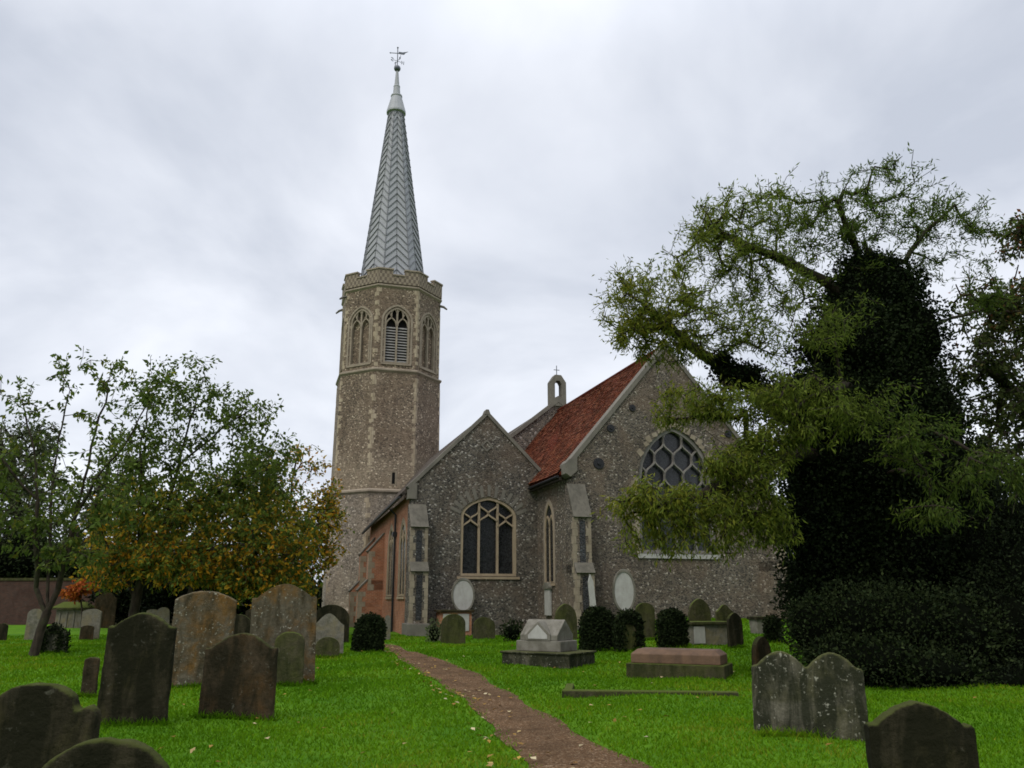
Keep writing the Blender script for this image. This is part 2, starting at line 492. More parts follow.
def eachtile():
    m = NT('separate_red_tiles', 0.95, 0.08)
    geo = m.node('ShaderNodeNewGeometry')
    col = m.ramp(geo.outputs['Random Per Island'], [(0.0, (0.066, 0.020, 0.011)), (0.35, (0.122, 0.034, 0.017)), (0.75, (0.165, 0.047, 0.022)), (1.0, (0.20, 0.080, 0.038))])
    n = m.noise(m.coord('Object'), 0.9, 7, 0.75, 0.6)
    col = m.mix(m.ramp(n, [(0.44, 0.0), (0.64, 0.75)]), col, (0.070, 0.026, 0.015))
    n2 = m.noise(m.coord('Object', (1, 1, 1), (0, 0, 0), (5, 2, 8)), 2.4, 5, 0.7)
    col = m.mix(m.ramp(n2, [(0.58, 0.0), (0.72, 0.6)]), col, (0.11, 0.085, 0.045))
    m.color(col); m.bump(m.noise(m.coord('Object'), 20, 3), .4, .01)
    return m.mat
M['tile_each'] = eachtile()
M['lead'] = plain('lead_sheet', (0.32, 0.325, 0.34), 0.6, 0.5, 0.1, 0.35, 1.2)
M['lead_dark'] = plain('lead_seam', (0.15, 0.155, 0.165), 0.6, 0.4, 0.1, 0.3)
M['iron'] = plain('black_iron', (0.012, 0.012, 0.014), 0.6, 0.4)
M['iron_grey'] = plain('grey_iron', (0.10, 0.11, 0.13), 0.5, 0.5, 0.4)
M['wood_louvre'] = plain('louvre_board', (0.25, 0.24, 0.225), 0.8, 0.3)
M['dark_void'] = plain('unlit_interior', (0.012, 0.011, 0.010), 0.95, 0.1)
M['timber'] = plain('dark_timber', (0.035, 0.027, 0.020), 0.85, 0.2)
M['white_stone'] = limestone('white_marble', (0.40, 0.39, 0.365), (0.22, 0.21, 0.18), 0.5, 2.5)
M['pale_stone'] = limestone('pale_panel', (0.195, 0.182, 0.15), (0.08, 0.073, 0.052), 0.85, 3)
M['red_granite'] = limestone('red_granite', (0.150, 0.088, 0.052), (0.085, 0.052, 0.033), 0.8, 4, 0.7)

def glassmat(name, a, b):
    m = NT(name, 0.12, 0.5)
    u = m.coord('UV', (1, 1, 1))
    t = m.node('ShaderNodeTexBrick'); t.offset = 0.0
    t.inputs['Scale'].default_value = 1.0; t.inputs['Brick Width'].default_value = 0.16; t.inputs['Row Height'].default_value = 0.2
    t.inputs['Mortar Size'].default_value = 0.007
    t.inputs['Color1'].default_value = (*a, 1); t.inputs['Color2'].default_value = (*b, 1); t.inputs['Mortar'].default_value = (0.02, 0.02, 0.02, 1)
    m.link(u, t.inputs['Vector'])
    m.color(t.outputs['Color'])
    n = m.noise(m.coord('Object'), 7, 2)
    m.bump(n, 0.35, 0.02)
    m.link(m.ramp(n, [(0.3, 0.15), (0.7, 0.4)]), m.b.inputs['Roughness'])
    return m.mat
M['glass'] = glassmat('leaded_glass', (0.010, 0.011, 0.012), (0.018, 0.019, 0.020))
M['glass_pale'] = glassmat('leaded_glass_grey', (0.016, 0.017, 0.019), (0.024, 0.025, 0.028))

def chequer(name):
    m = NT(name, 0.9, 0.25)
    t = m.node('ShaderNodeTexChecker'); t.inputs['Scale'].default_value = 1.0
    t.inputs['Color1'].default_value = (0.26, 0.215, 0.16, 1); t.inputs['Color2'].default_value = (0.12, 0.095, 0.075, 1)
    m.link(m.coord('UV', (1 / 0.17, 1 / 0.26, 1), (0, 0, 0), (0.03, 0.5, 0)), t.inputs['Vector'])
    n = m.noise(m.coord('Object'), 3, 5, 0.7)
    col = m.mix(m.ramp(n, [(0.4, 0.0), (0.7, 0.55)]), t.outputs['Color'], (0.20, 0.155, 0.105))
    m.color(col)
    return m.mat
M['chequer'] = chequer('flushwork_chequer')

M['st_dark'] = gravestone('stone_black_algae', (0.058, 0.049, 0.030), (0.013, 0.013, 0.007), (0.05, 0.045, 0.017), 0.70, 0.25, (0.06, 0.07, 0.018), 0.7, 0.15)
M['st_brown'] = gravestone('stone_brown_algae', (0.064, 0.048, 0.029), (0.018, 0.016, 0.009), (0.070, 0.040, 0.016), 0.58, 0.4, (0.05, 0.06, 0.02), 0.6, 0.2)
M['st_lichen'] = gravestone('stone_orange_lichen', (0.125, 0.108, 0.075), (0.040, 0.033, 0.018), (0.145, 0.078, 0.022), 0.45, 0.50, (0.13, 0.12, 0.08), 0.5, 0.8)
M['st_grey'] = gravestone('stone_grey_lichen', (0.20, 0.185, 0.14), (0.028, 0.03, 0.02), (0.12, 0.115, 0.06), 0.58, 0.4, (0.09, 0.10, 0.035), 0.6, 0.9)
M['st_patchy'] = gravestone('stone_patchy_algae', (0.17, 0.155, 0.115), (0.022, 0.024, 0.014), (0.075, 0.072, 0.03), 0.74, 0.45, (0.085, 0.09, 0.03), 0.6, 0.9)
M['st_pale'] = gravestone('stone_pale', (0.19, 0.175, 0.14), (0.07, 0.07, 0.045), (0.19, 0.16, 0.09), 0.3, 0.4, (0.08, 0.09, 0.03), 0.5, 0.4)
M['st_olive'] = gravestone('stone_olive_moss', (0.075, 0.068, 0.038), (0.028, 0.032, 0.012), (0.062, 0.066, 0.02), 0.5, 0.55, (0.07, 0.09, 0.018), 0.8, 0.15)

M['leaf_acacia'] = leafmat('acacia_leaves', [(0.0, (0.062, 0.108, 0.022)), (0.5, (0.145, 0.190, 0.026)), (1.0, (0.30, 0.26, 0.026))], 0.52, 0.4)
M['leaf_green'] = leafmat('cherry_leaves', [(0.0, (0.056, 0.092, 0.020)), (0.45, (0.115, 0.165, 0.027)), (0.7, (0.40, 0.27, 0.022)), (1.0, (0.50, 0.21, 0.014))], 0.5, 0.4)
M['leaf_grey'] = leafmat('grey_green_leaves', [(0.0, (0.070, 0.095, 0.040)), (1.0, (0.150, 0.175, 0.08))], 0.45, 0.5)
M['leaf_ivy'] = leafmat('ivy_leaves', [(0.0, (0.008, 0.014, 0.005)), (1.0, (0.020, 0.030, 0.009))], 0.05, 0.6, 0.8)
M['leaf_yew'] = leafmat('yew_leaves', [(0.0, (0.007, 0.012, 0.005)), (1.0, (0.018, 0.026, 0.009))], 0.05, 0.6, 0.8)
M['leaf_bush'] = leafmat('bush_leaves', [(0.0, (0.008, 0.015, 0.005)), (1.0, (0.030, 0.042, 0.013))], 0.12, 0.6, 0.8)
M['leaf_maple'] = leafmat('red_tinged_leaves', [(0.0, (0.045, 0.070, 0.022)), (0.6, (0.09, 0.105, 0.028)), (1.0, (0.24, 0.085, 0.04))], 0.45, 0.5)
M['leaf_orange'] = leafmat('orange_leaves', [(0.0, (0.42, 0.15, 0.02)), (1.0, (0.38, 0.055, 0.025))], 0.4, 0.5)
M['leaf_core'] = plain('leaf_shade_core', (0.004, 0.005, 0.003), 1.0, 0.0)  # near-black filler: the shade deep between leaves put into its colour
M['bark'] = bark('grey_bark', (0.052, 0.040, 0.029), (0.06, 0.068, 0.032))
M['bark_dark'] = bark('dark_bark', (0.04, 0.03, 0.022), (0.04, 0.045, 0.02))
M['fallen'] = leafmat('fallen_leaves', [(0.0, (0.20, 0.10, 0.025)), (0.6, (0.36, 0.23, 0.05)), (1.0, (0.52, 0.45, 0.28))], 0.15, 0.4)
M['blade'] = leafmat('grass_blades', [(0.0, (0.060, 0.160, 0.004)), (0.7, (0.115, 0.24, 0.005)), (1.0, (0.22, 0.24, 0.02))], 0.4, 0.35, 0.9)

def groundmat():
    m = NT('lawn', 0.95, 0.1)
    c = m.coord('Object')
    n1 = m.noise(c, 0.5, 6, 0.65); n2 = m.noise(c, 14, 5, 0.75); n3 = m.noise(c, 3.0, 4, 0.6)
    col = m.mix(m.ramp(n1, [(0.35, 0.0), (0.68, 1.0)]), (0.050, 0.14, 0.004), (0.10, 0.21, 0.005))
    col = m.mix(m.ramp(n2, [(0.3, 0.6), (0.6, 0.0)]), col, (0.026, 0.075, 0.003))
    col = m.mix(m.ramp(n3, [(0.58, 0.0), (0.75, 0.45)]), col, (0.12, 0.17, 0.015))
    n4 = m.noise(c, 0.9, 5, 0.7)
    col = m.mix(m.ramp(n4, [(0.60, 0.0), (0.74, 0.6)]), col, (0.075, 0.075, 0.018))
    m.color(col); m.bump(n2, 0.8, 0.05)
    return m.mat
def pathmat():
    m = NT('gravel_path', 0.97, 0.05)
    c = m.coord('Object')
    v = m.voro(c, 55)
    sep = m.node('ShaderNodeSeparateColor'); m.link(v.outputs['Color'], sep.inputs[0])
    col = m.ramp(sep.outputs[0], [(0.0, (0.048, 0.028, 0.014)), (0.55, (0.115, 0.067, 0.035)), (0.9, (0.16, 0.10, 0.056)), (1.0, (0.28, 0.21, 0.14))])
    n = m.noise(c, 1.4, 5, 0.65)
    col = m.mix(m.ramp(n, [(0.42, 0.0), (0.68, 0.75)]), col, (0.050, 0.031, 0.017))
    m.color(col); m.bump(m.math('ADD', m.math('MULTIPLY', v.outputs['Distance'], .4), m.noise(c, 5, 5, .6)), 0.6, 0.03)
    return m.mat
M['ground'] = groundmat()
M['path'] = pathmat()

# ------------------------------------------------------------------ ground
def mesh_np(name, verts, faces, mats, parent=None, tint=None, smooth=False, matidx=None):
    verts = np.asarray(verts, dtype=np.float32).reshape(-1, 3)
    faces = np.asarray(faces, dtype=np.int32)
    k = faces.shape[1]
    me = bpy.data.meshes.new(name)
    me.vertices.add(len(verts)); me.vertices.foreach_set('co', verts.ravel())
    me.loops.add(faces.size); me.loops.foreach_set('vertex_index', faces.ravel())
    me.polygons.add(len(faces))
    me.polygons.foreach_set('loop_start', np.arange(0, faces.size, k, dtype=np.int32))
    me.polygons.foreach_set('loop_total', np.full(len(faces), k, dtype=np.int32))
    if not isinstance(mats, (list, tuple)): mats = [mats]
    for m in mats: me.materials.append(m)
    if matidx is not None: me.polygons.foreach_set('material_index', np.asarray(matidx, dtype=np.int32))
    if smooth: me.polygons.foreach_set('use_smooth', np.ones(len(faces), dtype=bool))
    if tint is not None:
        a = me.attributes.new('tint', 'FLOAT', 'POINT')
        a.data.foreach_set('value', np.asarray(tint, dtype=np.float32))
    me.update(calc_edges=True)
    me.validate()
    o = bpy.data.objects.new(name, me)
    if parent: o.parent = parent
    COL.objects.link(o)
    return o

def grid_axis(lo, hi, step, far, n):
    a = list(np.arange(lo, hi + 1e-6, step))
    g = np.geomspace(1, far, n)
    return np.array([lo - x for x in reversed(g)] + a + [hi + x for x in g])
gx = grid_axis(-26, 22, 0.4, 900, 22)
gy = grid_axis(-4, 64, 0.4, 1200, 24)
XX, YY = np.meshgrid(gx, gy)
def gh_np(x, y):
    ss = lambda a, b, v: (lambda t: t * t * (3 - 2 * t))(np.clip((v - a) / (b - a), 0, 1))
    h = 0.75 * ss(20, 36, y) * ss(-0.5, 6, x)
    return h + 0.035 * np.sin(x * 0.9 + 0.5 * y) * np.sin(y * 0.7) + 0.02 * np.sin(x * 2.3 - y * 1.1)
ZZ = gh_np(XX, YY)
nx, ny = len(gx), len(gy)
gv = np.stack([XX, YY, ZZ], -1).reshape(-1, 3)
ii = np.arange(ny - 1)[:, None] * nx + np.arange(nx - 1)[None, :]
gf = np.stack([ii, ii + 1, ii + nx + 1, ii + nx], -1).reshape(-1, 4)
ground = mesh_np('ground', gv, gf, M['ground'], smooth=True)
tag(ground, 'green churchyard lawn', None, None, 'structure')

# path: left and right edges traced on the ground
pl = [(383, 644), (400, 660), (426, 676), (452, 692), (476, 712), (498, 734), (513, 752), (527, 770), (548, 800), (590, 860)]
pr = [(396, 645.5), (424, 655), (456, 666), (488, 681), (518, 698), (549, 717), (579, 735), (640, 764), (700, 795), (800, 860)]
def resample(pts, n):
    pts = [np.array(p[:2]) for p in pts]
    d = np.concatenate([[0], np.cumsum([np.linalg.norm(pts[i + 1] - pts[i]) for i in range(len(pts) - 1)])])
    s = np.linspace(0, d[-1], n)
    return np.array([[np.interp(t, d, [p[k] for p in pts]) for k in (0, 1)] for t in s])
def smooth_line(a, it=6):
    a = a.copy()
    for _ in range(it): a[1:-1] = (a[:-2] + 2 * a[1:-1] + a[2:]) / 4
    return a
PL = smooth_line(resample([G(*p) for p in pl], 120), 12); PR = smooth_line(resample([G(*p) for p in pr], 120), 12)
# carry the path on to the chapel porch
pv, pf = [], []
NC = 9
for i in range(120):
    jl, jr = 0.05 * math.sin(i * .5) + random.uniform(-.02, .02), 0.05 * math.sin(i * .43 + 1) + random.uniform(-.02, .02)
    dv = PR[i] - PL[i]; dv = dv / np.linalg.norm(dv)
    a, b = PL[i] + dv * jl, PR[i] + dv * jr
    for k in range(NC):
        t = k / (NC - 1); q = a + (b - a) * t
        pv.append((q[0], q[1], gh(q[0], q[1]) + 0.012 + 0.012 * math.sin(math.pi * t)))
for i in range(119):
    for k in range(NC - 1):
        a = i * NC + k
        pf.append((a, a + 1, a + NC + 1, a + NC))
pf = [tuple(reversed(f)) for f in pf]
path = mesh_np('path', pv, pf, M['path'], smooth=True)
tag(path, 'reddish brown gravel path curving to the church', None, None, 'structure')
def on_path(x, y, m=0.0):
    i = np.argmin((PL[:, 1] + PR[:, 1] - 2 * y) ** 2 * 0.25 + ((PL[:, 0] + PR[:, 0]) / 2 - x) ** 2)
    c = (PL[i] + PR[i]) / 2; dv = PR[i] - PL[i]; L = np.linalg.norm(dv)
    t = np.dot(np.array([x, y]) - PL[i], dv) / L
    return m < t < L - m and np.linalg.norm(c - np.array([x, y])) < L

# ------------------------------------------------------------------ arches
def pointed(a, r, n=12):
    rho = (a * a + r * r) / (2 * a)
    out = []
    for i in range(n + 1):
        x = -a + a * i / n
        out.append((x, math.sqrt(max(0, rho * rho - (x + a - rho) ** 2))))
    return out + [(-x, z) for x, z in reversed(out[:-1])]
def depressed(a, r, n=12):
    out = []
    for i in range(-n, n + 1):
        t = math.sin(math.pi / 2 * i / n)
        out.append((a * t, r * (0.78 * math.sqrt(max(0, 1 - t * t)) + 0.22 * (1 - abs(t)))))
    return out
def opening(cx, z0, zs, arch):
    """closed ccw outline of a window opening"""
    a = -arch[0][0]
    return [(cx - a, z0), (cx + a, z0)] + [(cx + x, zs + z) for x, z in reversed(arch)]
def inside_arch(x, z, zs, a, arch):
    if abs(x) > a: return False
    if z <= zs: return True
    xs = [p[0] for p in arch]; zz = [p[1] for p in arch]
    return z - zs <= np.interp(x, xs, zz)

# ------------------------------------------------------------------ the church
CH_RZ = R(17)
church = empty('church', (-4.85, 40.0, 0), CH_RZ, label='flint parish church with red tiled chancel roof, stone bellcote and traceried windows', cat='church')
X, Yv, Z = Vector((1, 0, 0)), Vector((0, 1, 0)), Vector((0, 0, 1))

# --- chapel (left gable)
CW, CE, CA = 7.5, 6.9, 10.65
cc = CW / 2
w_arch = depressed(1.42, 0.95, 12)
WC, WS0, WSP = 3.88, 2.68, 5.58
mb = MB()
hole = opening(WC, WS0, WSP, w_arch)
mb.prism([(0, -0.6), (CW, -0.6), (CW, CE), (cc, CA), (0, CE)], (0, 0, 0), X, Z, -Yv, 0.55, [hole])
mb.build('chapel_wall', M['flint_chapel'], church)
# side wall, orange brick, two windows
s_arch = pointed(0.85, 1.25, 10)
side_w = [(2.0, 1.75, 4.15), (5.75, 1.75, 4.15)]
mb = MB()
# plane: u = 0, facing -X ; axes ax = -Y direction (so that x runs right seen from outside)
SL = 14.6
mb.prism([(-SL, -0.6), (-0.56, -0.6), (-0.56, CE - 0.35), (-SL, CE - 0.75)], (0.0, 0, 0), -Yv, Z, -X, 0.45, [opening(-v, z0, zs, s_arch) for v, z0, zs in side_w])
mb.build('brick_side_wall', M['brick_wall'], church)
mb = MB()
mb.prism([(0, -0.6), (5.0, -0.6), (5.0, 9.5), (cc, CA - .2), (0, CE - 0.8)], (0, SL + 0.3, 0), X, Z, -Yv, 0.3)
mb.build('chapel_west_wall', M['flint_chapel'], church)
# roof of the chapel: two slopes with thickness and a falling, sagging eave
mb = MB()
def slab(mb, a, b, c, d, th, mat=0):
    """roof slab from the four corners a,b (eave) c,d (ridge), outward normal kept upward"""
    a, b, c, d = map(Vector, (a, b, c, d))
    n = (b - a).cross(d - a).normalized()
    if n.z < 0: n = -n
    ex = (b - a).normalized(); ey = n.cross(ex)
    top = [a, b, c, d]; bot = [p - n * th for p in top]
    uv = [((p - a).dot(ex), (p - a).dot(ey)) for p in top]
    b0 = len(mb.v)
    mb.v.extend([tuple(p) for p in top + bot])
    qs = [(0, 1, 2, 3), (7, 6, 5, 4), (0, 4, 5, 1), (1, 5, 6, 2), (2, 6, 7, 3), (3, 7, 4, 0)]
    if (b - a).cross(c - a).dot(n) < 0: qs = [tuple(reversed(q)) for q in qs]
    for q in qs:
        mb.f.append(tuple(b0 + i for i in q)); mb.m.append(mat); mb.uv.append([uv[i % 4] for i in q])
RB = 14.4
slab(mb, (-0.45, 0.32, CE - 0.30), (-0.45, RB, CE - 1.0), (cc, RB, CA + 0.12), (cc, 0.32, CA + 0.14), 0.16)
slab(mb, (CW + 0.2, RB, CE - 0.05), (CW + 0.2, 0.32, CE - 0.05), (cc, 0.32, CA + 0.14), (cc, RB, CA + 0.12), 0.16)
mb.build('chapel_roof', M['tile_grey'], church)
mb = MB()
mb.tube([(-0.52, 0.3, CE - 0.50), (-0.52, RB, CE - 1.2)], 0.07, 8)
mb.build('gutter', M['iron'], church)
# coping of the gable with kneelers
def coping(mb, p0, p1, w, h, y0, y1):
    """p0,p1 (u,z): a sloped stone strip lying on the gable edge between depths y0..y1"""
    a, b = Vector((p0[0], 0, p0[1])), Vector((p1[0], 0, p1[1]))
    d = (b - a).normalized(); n = Vector((-d.z, 0, d.x))
    if n.z < 0: n = -n
    q = [a, b, b + n * h, a + n * h]
    pts = [(p.x, p.z) for p in q]
    ar = sum(pts[i][0] * pts[(i + 1) % 4][1] - pts[(i + 1) % 4][0] * pts[i][1] for i in range(4))
    if ar < 0: pts.reverse()
    mb.prism(pts, (0, y0, 0), X, Z, -Yv, y1 - y0)
mb = MB()
coping(mb, (-0.12, CE - 0.12), (cc, CA), 0, 0.17, -0.07, 0.5)
coping(mb, (cc, CA), (CW + 0.05, CE - 0.05), 0, 0.17, -0.075, 0.495)
mb.prism([(-0.16, CE - 0.6), (0.25, CE - 0.6), (0.25, CE + 0.2), (-0.05, CE - 0.0), (-0.16, CE - 0.15)], (0, -0.09, 0), X, Z, -Yv, 0.6)
mb.prism([(cc - .17, CA + .04), (cc + .17, CA + .04), (cc + 0.07, CA + .3), (cc - .07, CA + .3)], (0, -0.085, 0), X, Z, -Yv, 0.5)
mb.build('gable_coping', M['stone_grey'], church)

# window builder ---------------------------------------------------
def window(name, parent, O, ax, an, cx, z0, zs, arch, tr, fw=0.16, mat='tracery', glass='glass', recess=0.2, label=None, sill=0.12, fill=None, flat=False, sill_mat=None):
    """name part > tracery(its own mesh) , glass, sill as sub-parts. O,ax,an give the wall plane"""
    a = -arch[0][0]
    O = Vector(O); ax = Vector(ax); an = Vector(an)
    mb = MB()
    path_ = [(cx - a + fw / 2 - .02, z0 + fw / 2)] + [(cx + x * (1 - (fw / 2 - .02) / a), zs + z - (fw / 2 - 0.02) * (0.35 + 0.65 * (1 - abs(x) / a))) for x, z in arch] + [(cx + a - fw / 2 + .02, z0 + fw / 2)]
    mb.ribbon(path_, fw, O - an * (-0.01 if flat else recess - 0.16), ax, Z, an, 0.1 if flat else 0.22, closed=True)
    fr = mb.build(name, M[mat], parent)
    if label: fr['label'] = label
    mb = MB()
    for pts, wd in tr:
        mb.ribbon(pts, wd, O - an * (-0.004 if flat else recess - 0.12), ax, Z, an, 0.05 if flat else 0.14)
    mb.build('tracery', M[mat], fr)
    mb = MB()
    arch2 = [(x * 0.985, z * 0.985) for x, z in arch]
    mb.prism(opening(cx, z0 + 0.02, zs, arch2), O - an * (0.035 if flat else recess + 0.09), ax, Z, an, 0.04)
    mb.build('glass' if not fill else 'flint_infill', M[fill or glass], fr)
    if sill:
        mb = MB()
        c = O + ax * cx + Z * (z0 - sill / 2 - 0.003) - an * (0.22 - 0.07)
        w, dp = 2 * a + 0.3, 0.5
        pts = [(-w / 2, -sill / 2), (w / 2, -sill / 2), (w / 2, sill / 2), (-w / 2, sill / 2)]
        mb.prism(pts, O + ax * cx + Z * (z0 - sill / 2 - 0.003) + an * 0.07, ax, Z, an, 0.4)
        mb.build('sill', M[sill_mat or mat], fr)
    return fr
def ogee(x0, x1, z0, z1, n=10):
    """s-shaped bar from (x0,z0) to (x1,z1), upright at both ends as in flowing tracery"""
    return [(x0 + (x1 - x0) * (0.5 - 0.5 * math.cos(math.pi * i / n)), z0 + (z1 - z0) * i / n) for i in range(n + 1)]
def arc_head(xl, xr, z0, z1, n=7):
    p = pointed((xr - xl) / 2, z1 - z0, n)
    c = (xl + xr) / 2
    return [(c + x, z0 + z) for x, z in p]
a = 1.42
tr = []
lx = [-a + 0.1, -a / 3, a / 3, a - 0.1]
for x in lx[1:3]:
    tr.append(([(WC + x, WS0 + .05), (WC + x, WSP + np.interp(x, [p[0] for p in w_arch], [p[1] for p in w_arch]) - 0.05)], 0.10))
for i in range(3):
    xl, xr = WC + lx[i], WC + lx[i + 1]; xm = (xl + xr) / 2
    zb = 5.02 if i != 1 else 5.30
    zt = zb + 0.42
    tr.append((ogee(xl, xm, zb, zt), 0.075)); tr.append((ogee(xr, xm, zb, zt), 0.075))
    zu = zt + 0.36 if i != 1 else zt + 0.42
    hi = lambda x: WSP + np.interp(x - WC, [p[0] for p in w_arch], [p[1] for p in w_arch]) - .06
    tr.append((ogee(xm, xl + 0.02, zt, min(zu, hi(xl + .06))), 0.07)); tr.append((ogee(xm, xr - 0.02, zt, min(zu, hi(xr - .06))), 0.07))
window('chapel_window', church, (0, 0, 0), X, -Yv, WC, WS0, WSP, w_arch, tr, 0.17)
# radiating voussoirs in grey stone over the window
mb = MB()
for i in range(13):
    th = math.pi * (0.06 + 0.88 * i / 12)
    k = -math.cos(th)
    x = 1.42 * k; z = WSP + np.interp(x, [p[0] for p in w_arch], [p[1] for p in w_arch])
    dx, dz = math.cos(math.pi - th) * 0.75, math.sin(th) + 0.15
    l = math.hypot(dx, dz); dx, dz = dx / l, dz / l
    L = 0.52 + 0.06 * random.random()
    p0 = (WC + x + dx * 0.03, z + dz * 0.03); p1 = (WC + x + dx * (0.05 + L), z + dz * (0.05 + L))
    mb.ribbon([p0, p1], 0.15 + 0.03 * random.random(), (0, -0.012, 0), X, Z, -Yv, 0.05)
mb.build('voussoir_arch', M['stone_grey'], church)
# side windows
for v, z0, zs in side_w:
    c = -v
    a2 = 0.85
    t2 = [([(c, z0 + .03), (c, zs + 0.35)], 0.11), (arc_head(c - a2 + .08, c, zs - .1, zs + .55), 0.09), (arc_head(c, c + a2 - .08, zs - .1, zs + .55), 0.09),
          (ogee(c, c - .28, zs + .35, zs + .85), 0.07), (ogee(c, c + .28, zs + .35, zs + .85), 0.07)]
    window('side_window', church, (0, 0, 0), -Yv, -X, c, z0, zs, s_arch, t2, 0.14, 'tracery', 'glass', 0.16, flat=True)
# stone surrounds on the brick (flush trim standing 2 cm proud)
    mb = MB()
    pth = [(c - a2 - .1, z0)] + [(c + x * 1.12, zs + z * 1.08) for x, z in s_arch] + [(c + a2 + .1, z0)]
    mb.ribbon(pth, 0.2, (-0.025, 0, 0), -Yv, Z, -X, 0.1)
    mb.build('window_surround', M['stone'], church)
# downpipe between the side windows
mb = MB()
mb.tube([(-0.10, 3.95, -0.1), (-0.10, 3.95, 5.9), (-0.42, 3.95, 6.2)], 0.06, 8)
mb.box((-0.12, 3.95, 4.9), (0.2, 0.2, 0.25))
mb.build('downpipe', M['iron'], church)

def buttress(name, parent, pos, direction, width, stages, mat, panel=True, edge='stone', plinth=0.55):
    """stages: list of (z0, z1, projection, slope height above z1). built from pos outward along direction (2-D)"""
    d = Vector((direction[0], direction[1], 0)).normalized(); s = Vector((-d.y, d.x, 0))
    p = Vector(pos)
    mb = MB()
    for i, (z0, z1, pr_, sl) in enumerate(stages):
        nxt = stages[i + 1][2] if i + 1 < len(stages) else 0.0
        ol = [(-0.3, z0), (pr_, z0), (pr_, z1), (nxt, z1 + sl), (-0.3, z1 + sl)]
        mb.prism(ol, p - s * width / 2, d, Z, -s, width)
    o = mb.build(name, mat, parent)
    mb = MB()
    for i, (z0, z1, pr_, sl) in enumerate(stages):
        nxt = stages[i + 1][2] if i + 1 < len(stages) else 0.0
        # sloped stone offset cap
        a = Vector((pr_ + 0.05, z1 - 0.02)); b = Vector((nxt - .02, z1 + sl + 0.02))
        dd = (b - a).normalized(); n = Vector((-dd.y, dd.x))
        if n.y < 0: n = -n
        q = [a, a + n * 0.06, b + n * 0.06, b]
        pts = [(t.x, t.y) for t in q]
        ar = sum(pts[k][0] * pts[(k + 1) % 4][1] - pts[(k + 1) % 4][0] * pts[k][1] for k in range(4))
        if ar < 0: pts.reverse()
        mb = MB()
        mb.prism(pts, p - s * (width / 2 + .03), d, Z, -s, width + .06)
        mb.build('offset_cap', M['stone_cap'], o)
    # ashlar quoins on the two front arrises, alternate long and short
    for sg in (-1, 1):
        mb = MB()
        for i, (z0, z1, pr_, sl) in enumerate(stages):
            z = max(z0, plinth)
            k = 0
            while z < z1 - 0.1:
                h = min(random.uniform(0.26, 0.36), z1 - z)
                lw = (0.27 if (k % 2) else 0.2) * width * random.uniform(.68, 1.15); ld = (0.42 if not (k % 2) else 0.24) * min(pr_, 1.0)
                c = p + d * (pr_ - ld / 2 + 0.012) + s * sg * (width / 2 - lw / 2 + 0.012) + Z * (z + h / 2)
                mb.box(c, (ld, lw, h - 0.012), math.atan2(d.y, d.x))
                z += h; k += 1
        mb.build('ashlar_edge', M[edge], o)
    if panel:
        for i, (z0, z1, pr_, sl) in enumerate(stages):
            za, zb = max(z0, plinth) + 0.15, z1 - 0.15
            if zb - za > 0.6:
                c = p + d * (pr_ - 0.06 + 0.006) + Z * ((za + zb) / 2)
                mb = MB()
                mb.box(c, (0.12, width * 0.34, zb - za), math.atan2(d.y, d.x))
                mb.build('flushwork_panel', M['flint_panel'], o)
    if plinth:
        mb = MB()
        pr_ = stages[0][2]
        c = p + d * (pr_ / 2 - .1) + Z * (plinth / 2 - .3)
        mb.box(c, (pr_ + 0.4, width + 0.24, plinth + .6), math.atan2(d.y, d.x))
        mb.build('plinth', M['stone_grey'], o, bevel=0.03)
    return o
dg = math.sqrt(.5)
buttress('corner_buttress', church, (0.30, 0.0, 0), (0, -1), 0.80, [(-.3, 2.85, 1.05, 0.4), (2.85, 4.9, 0.75, 1.1)], M['flint_chapel'])
for v in (8.6, 12.4):
    buttress('side_buttress', church, (0.0, v, 0), (-1, 0), 0.75, [(-.3, 2.1, 1.35, 0.55), (2.1, 4.25, 0.85, 1.0)], M['brick_wall'], panel=False, plinth=0.0)
# low plinth along the chapel gable
mb = MB()
mb.box((3.4, -0.09, 0.05), (6.0, 0.16, 0.9))
mb.build('wall_plinth', M['flint_chapel'], church)
mb = MB()
mb.prism([(0, -.32), (.32, 0), (0, .32), (-.32, 0)], (3.75, -0.03, 9.1), X, Z, -Yv, 0.06, [[(0, -.2), (.2, 0), (0, .2), (-.2, 0)]])
mb.build('diamond_panel', M['stone_grey'], church)

# --- chancel (right gable)
U0, U1, V0, V1 = 6.4, 16.4, -4.9, 10.2
HE, HA = 7.55, 13.45
UM = (U0 + U1) / 2
e_arch = pointed(1.95, 2.65, 14)
EC, EZ0, EZS = 11.62, 3.62, 6.9
mb = MB()
mb.prism([(U0, -0.6), (U1, -0.6), (U1, HE), (UM, HA), (U0, HE)], (0, V0, 0), X, Z, -Yv, 0.6, [opening(EC, EZ0, EZS, e_arch)])
n_arch = pointed(0.62, 1.1, 10)
NWV, NW0, NWS = -1.75, 2.35, 5.05
mb.prism([(-V1, -0.6), (-V0 - 0.602, -0.6), (-V0 - 0.602, HE), (-V1, HE)], (U0, 0, 0), -Yv, Z, -X, 0.6, [opening(-NWV, NW0, NWS, n_arch)])
mb.prism([(V0 + 0.602, -0.6), (V1, -0.6), (V1, HE), (V0 + .602, HE)], (U1, 0, 0), Yv, Z, X, 0.6)
mb.build('chancel_wall', M['flint_chancel'], church)
sl = (HA - HE) / (UM - U0)
mb = MB()
ov = 0.42
slab(mb, (U0 - ov, V1 + .05, HE - ov * sl + 0.12), (U0 - ov, V0 + 0.5, HE - ov * sl + 0.12), (UM, V0 + 0.5, HA + 0.12), (UM, V1 + .05, HA + 0.12), 0.15)
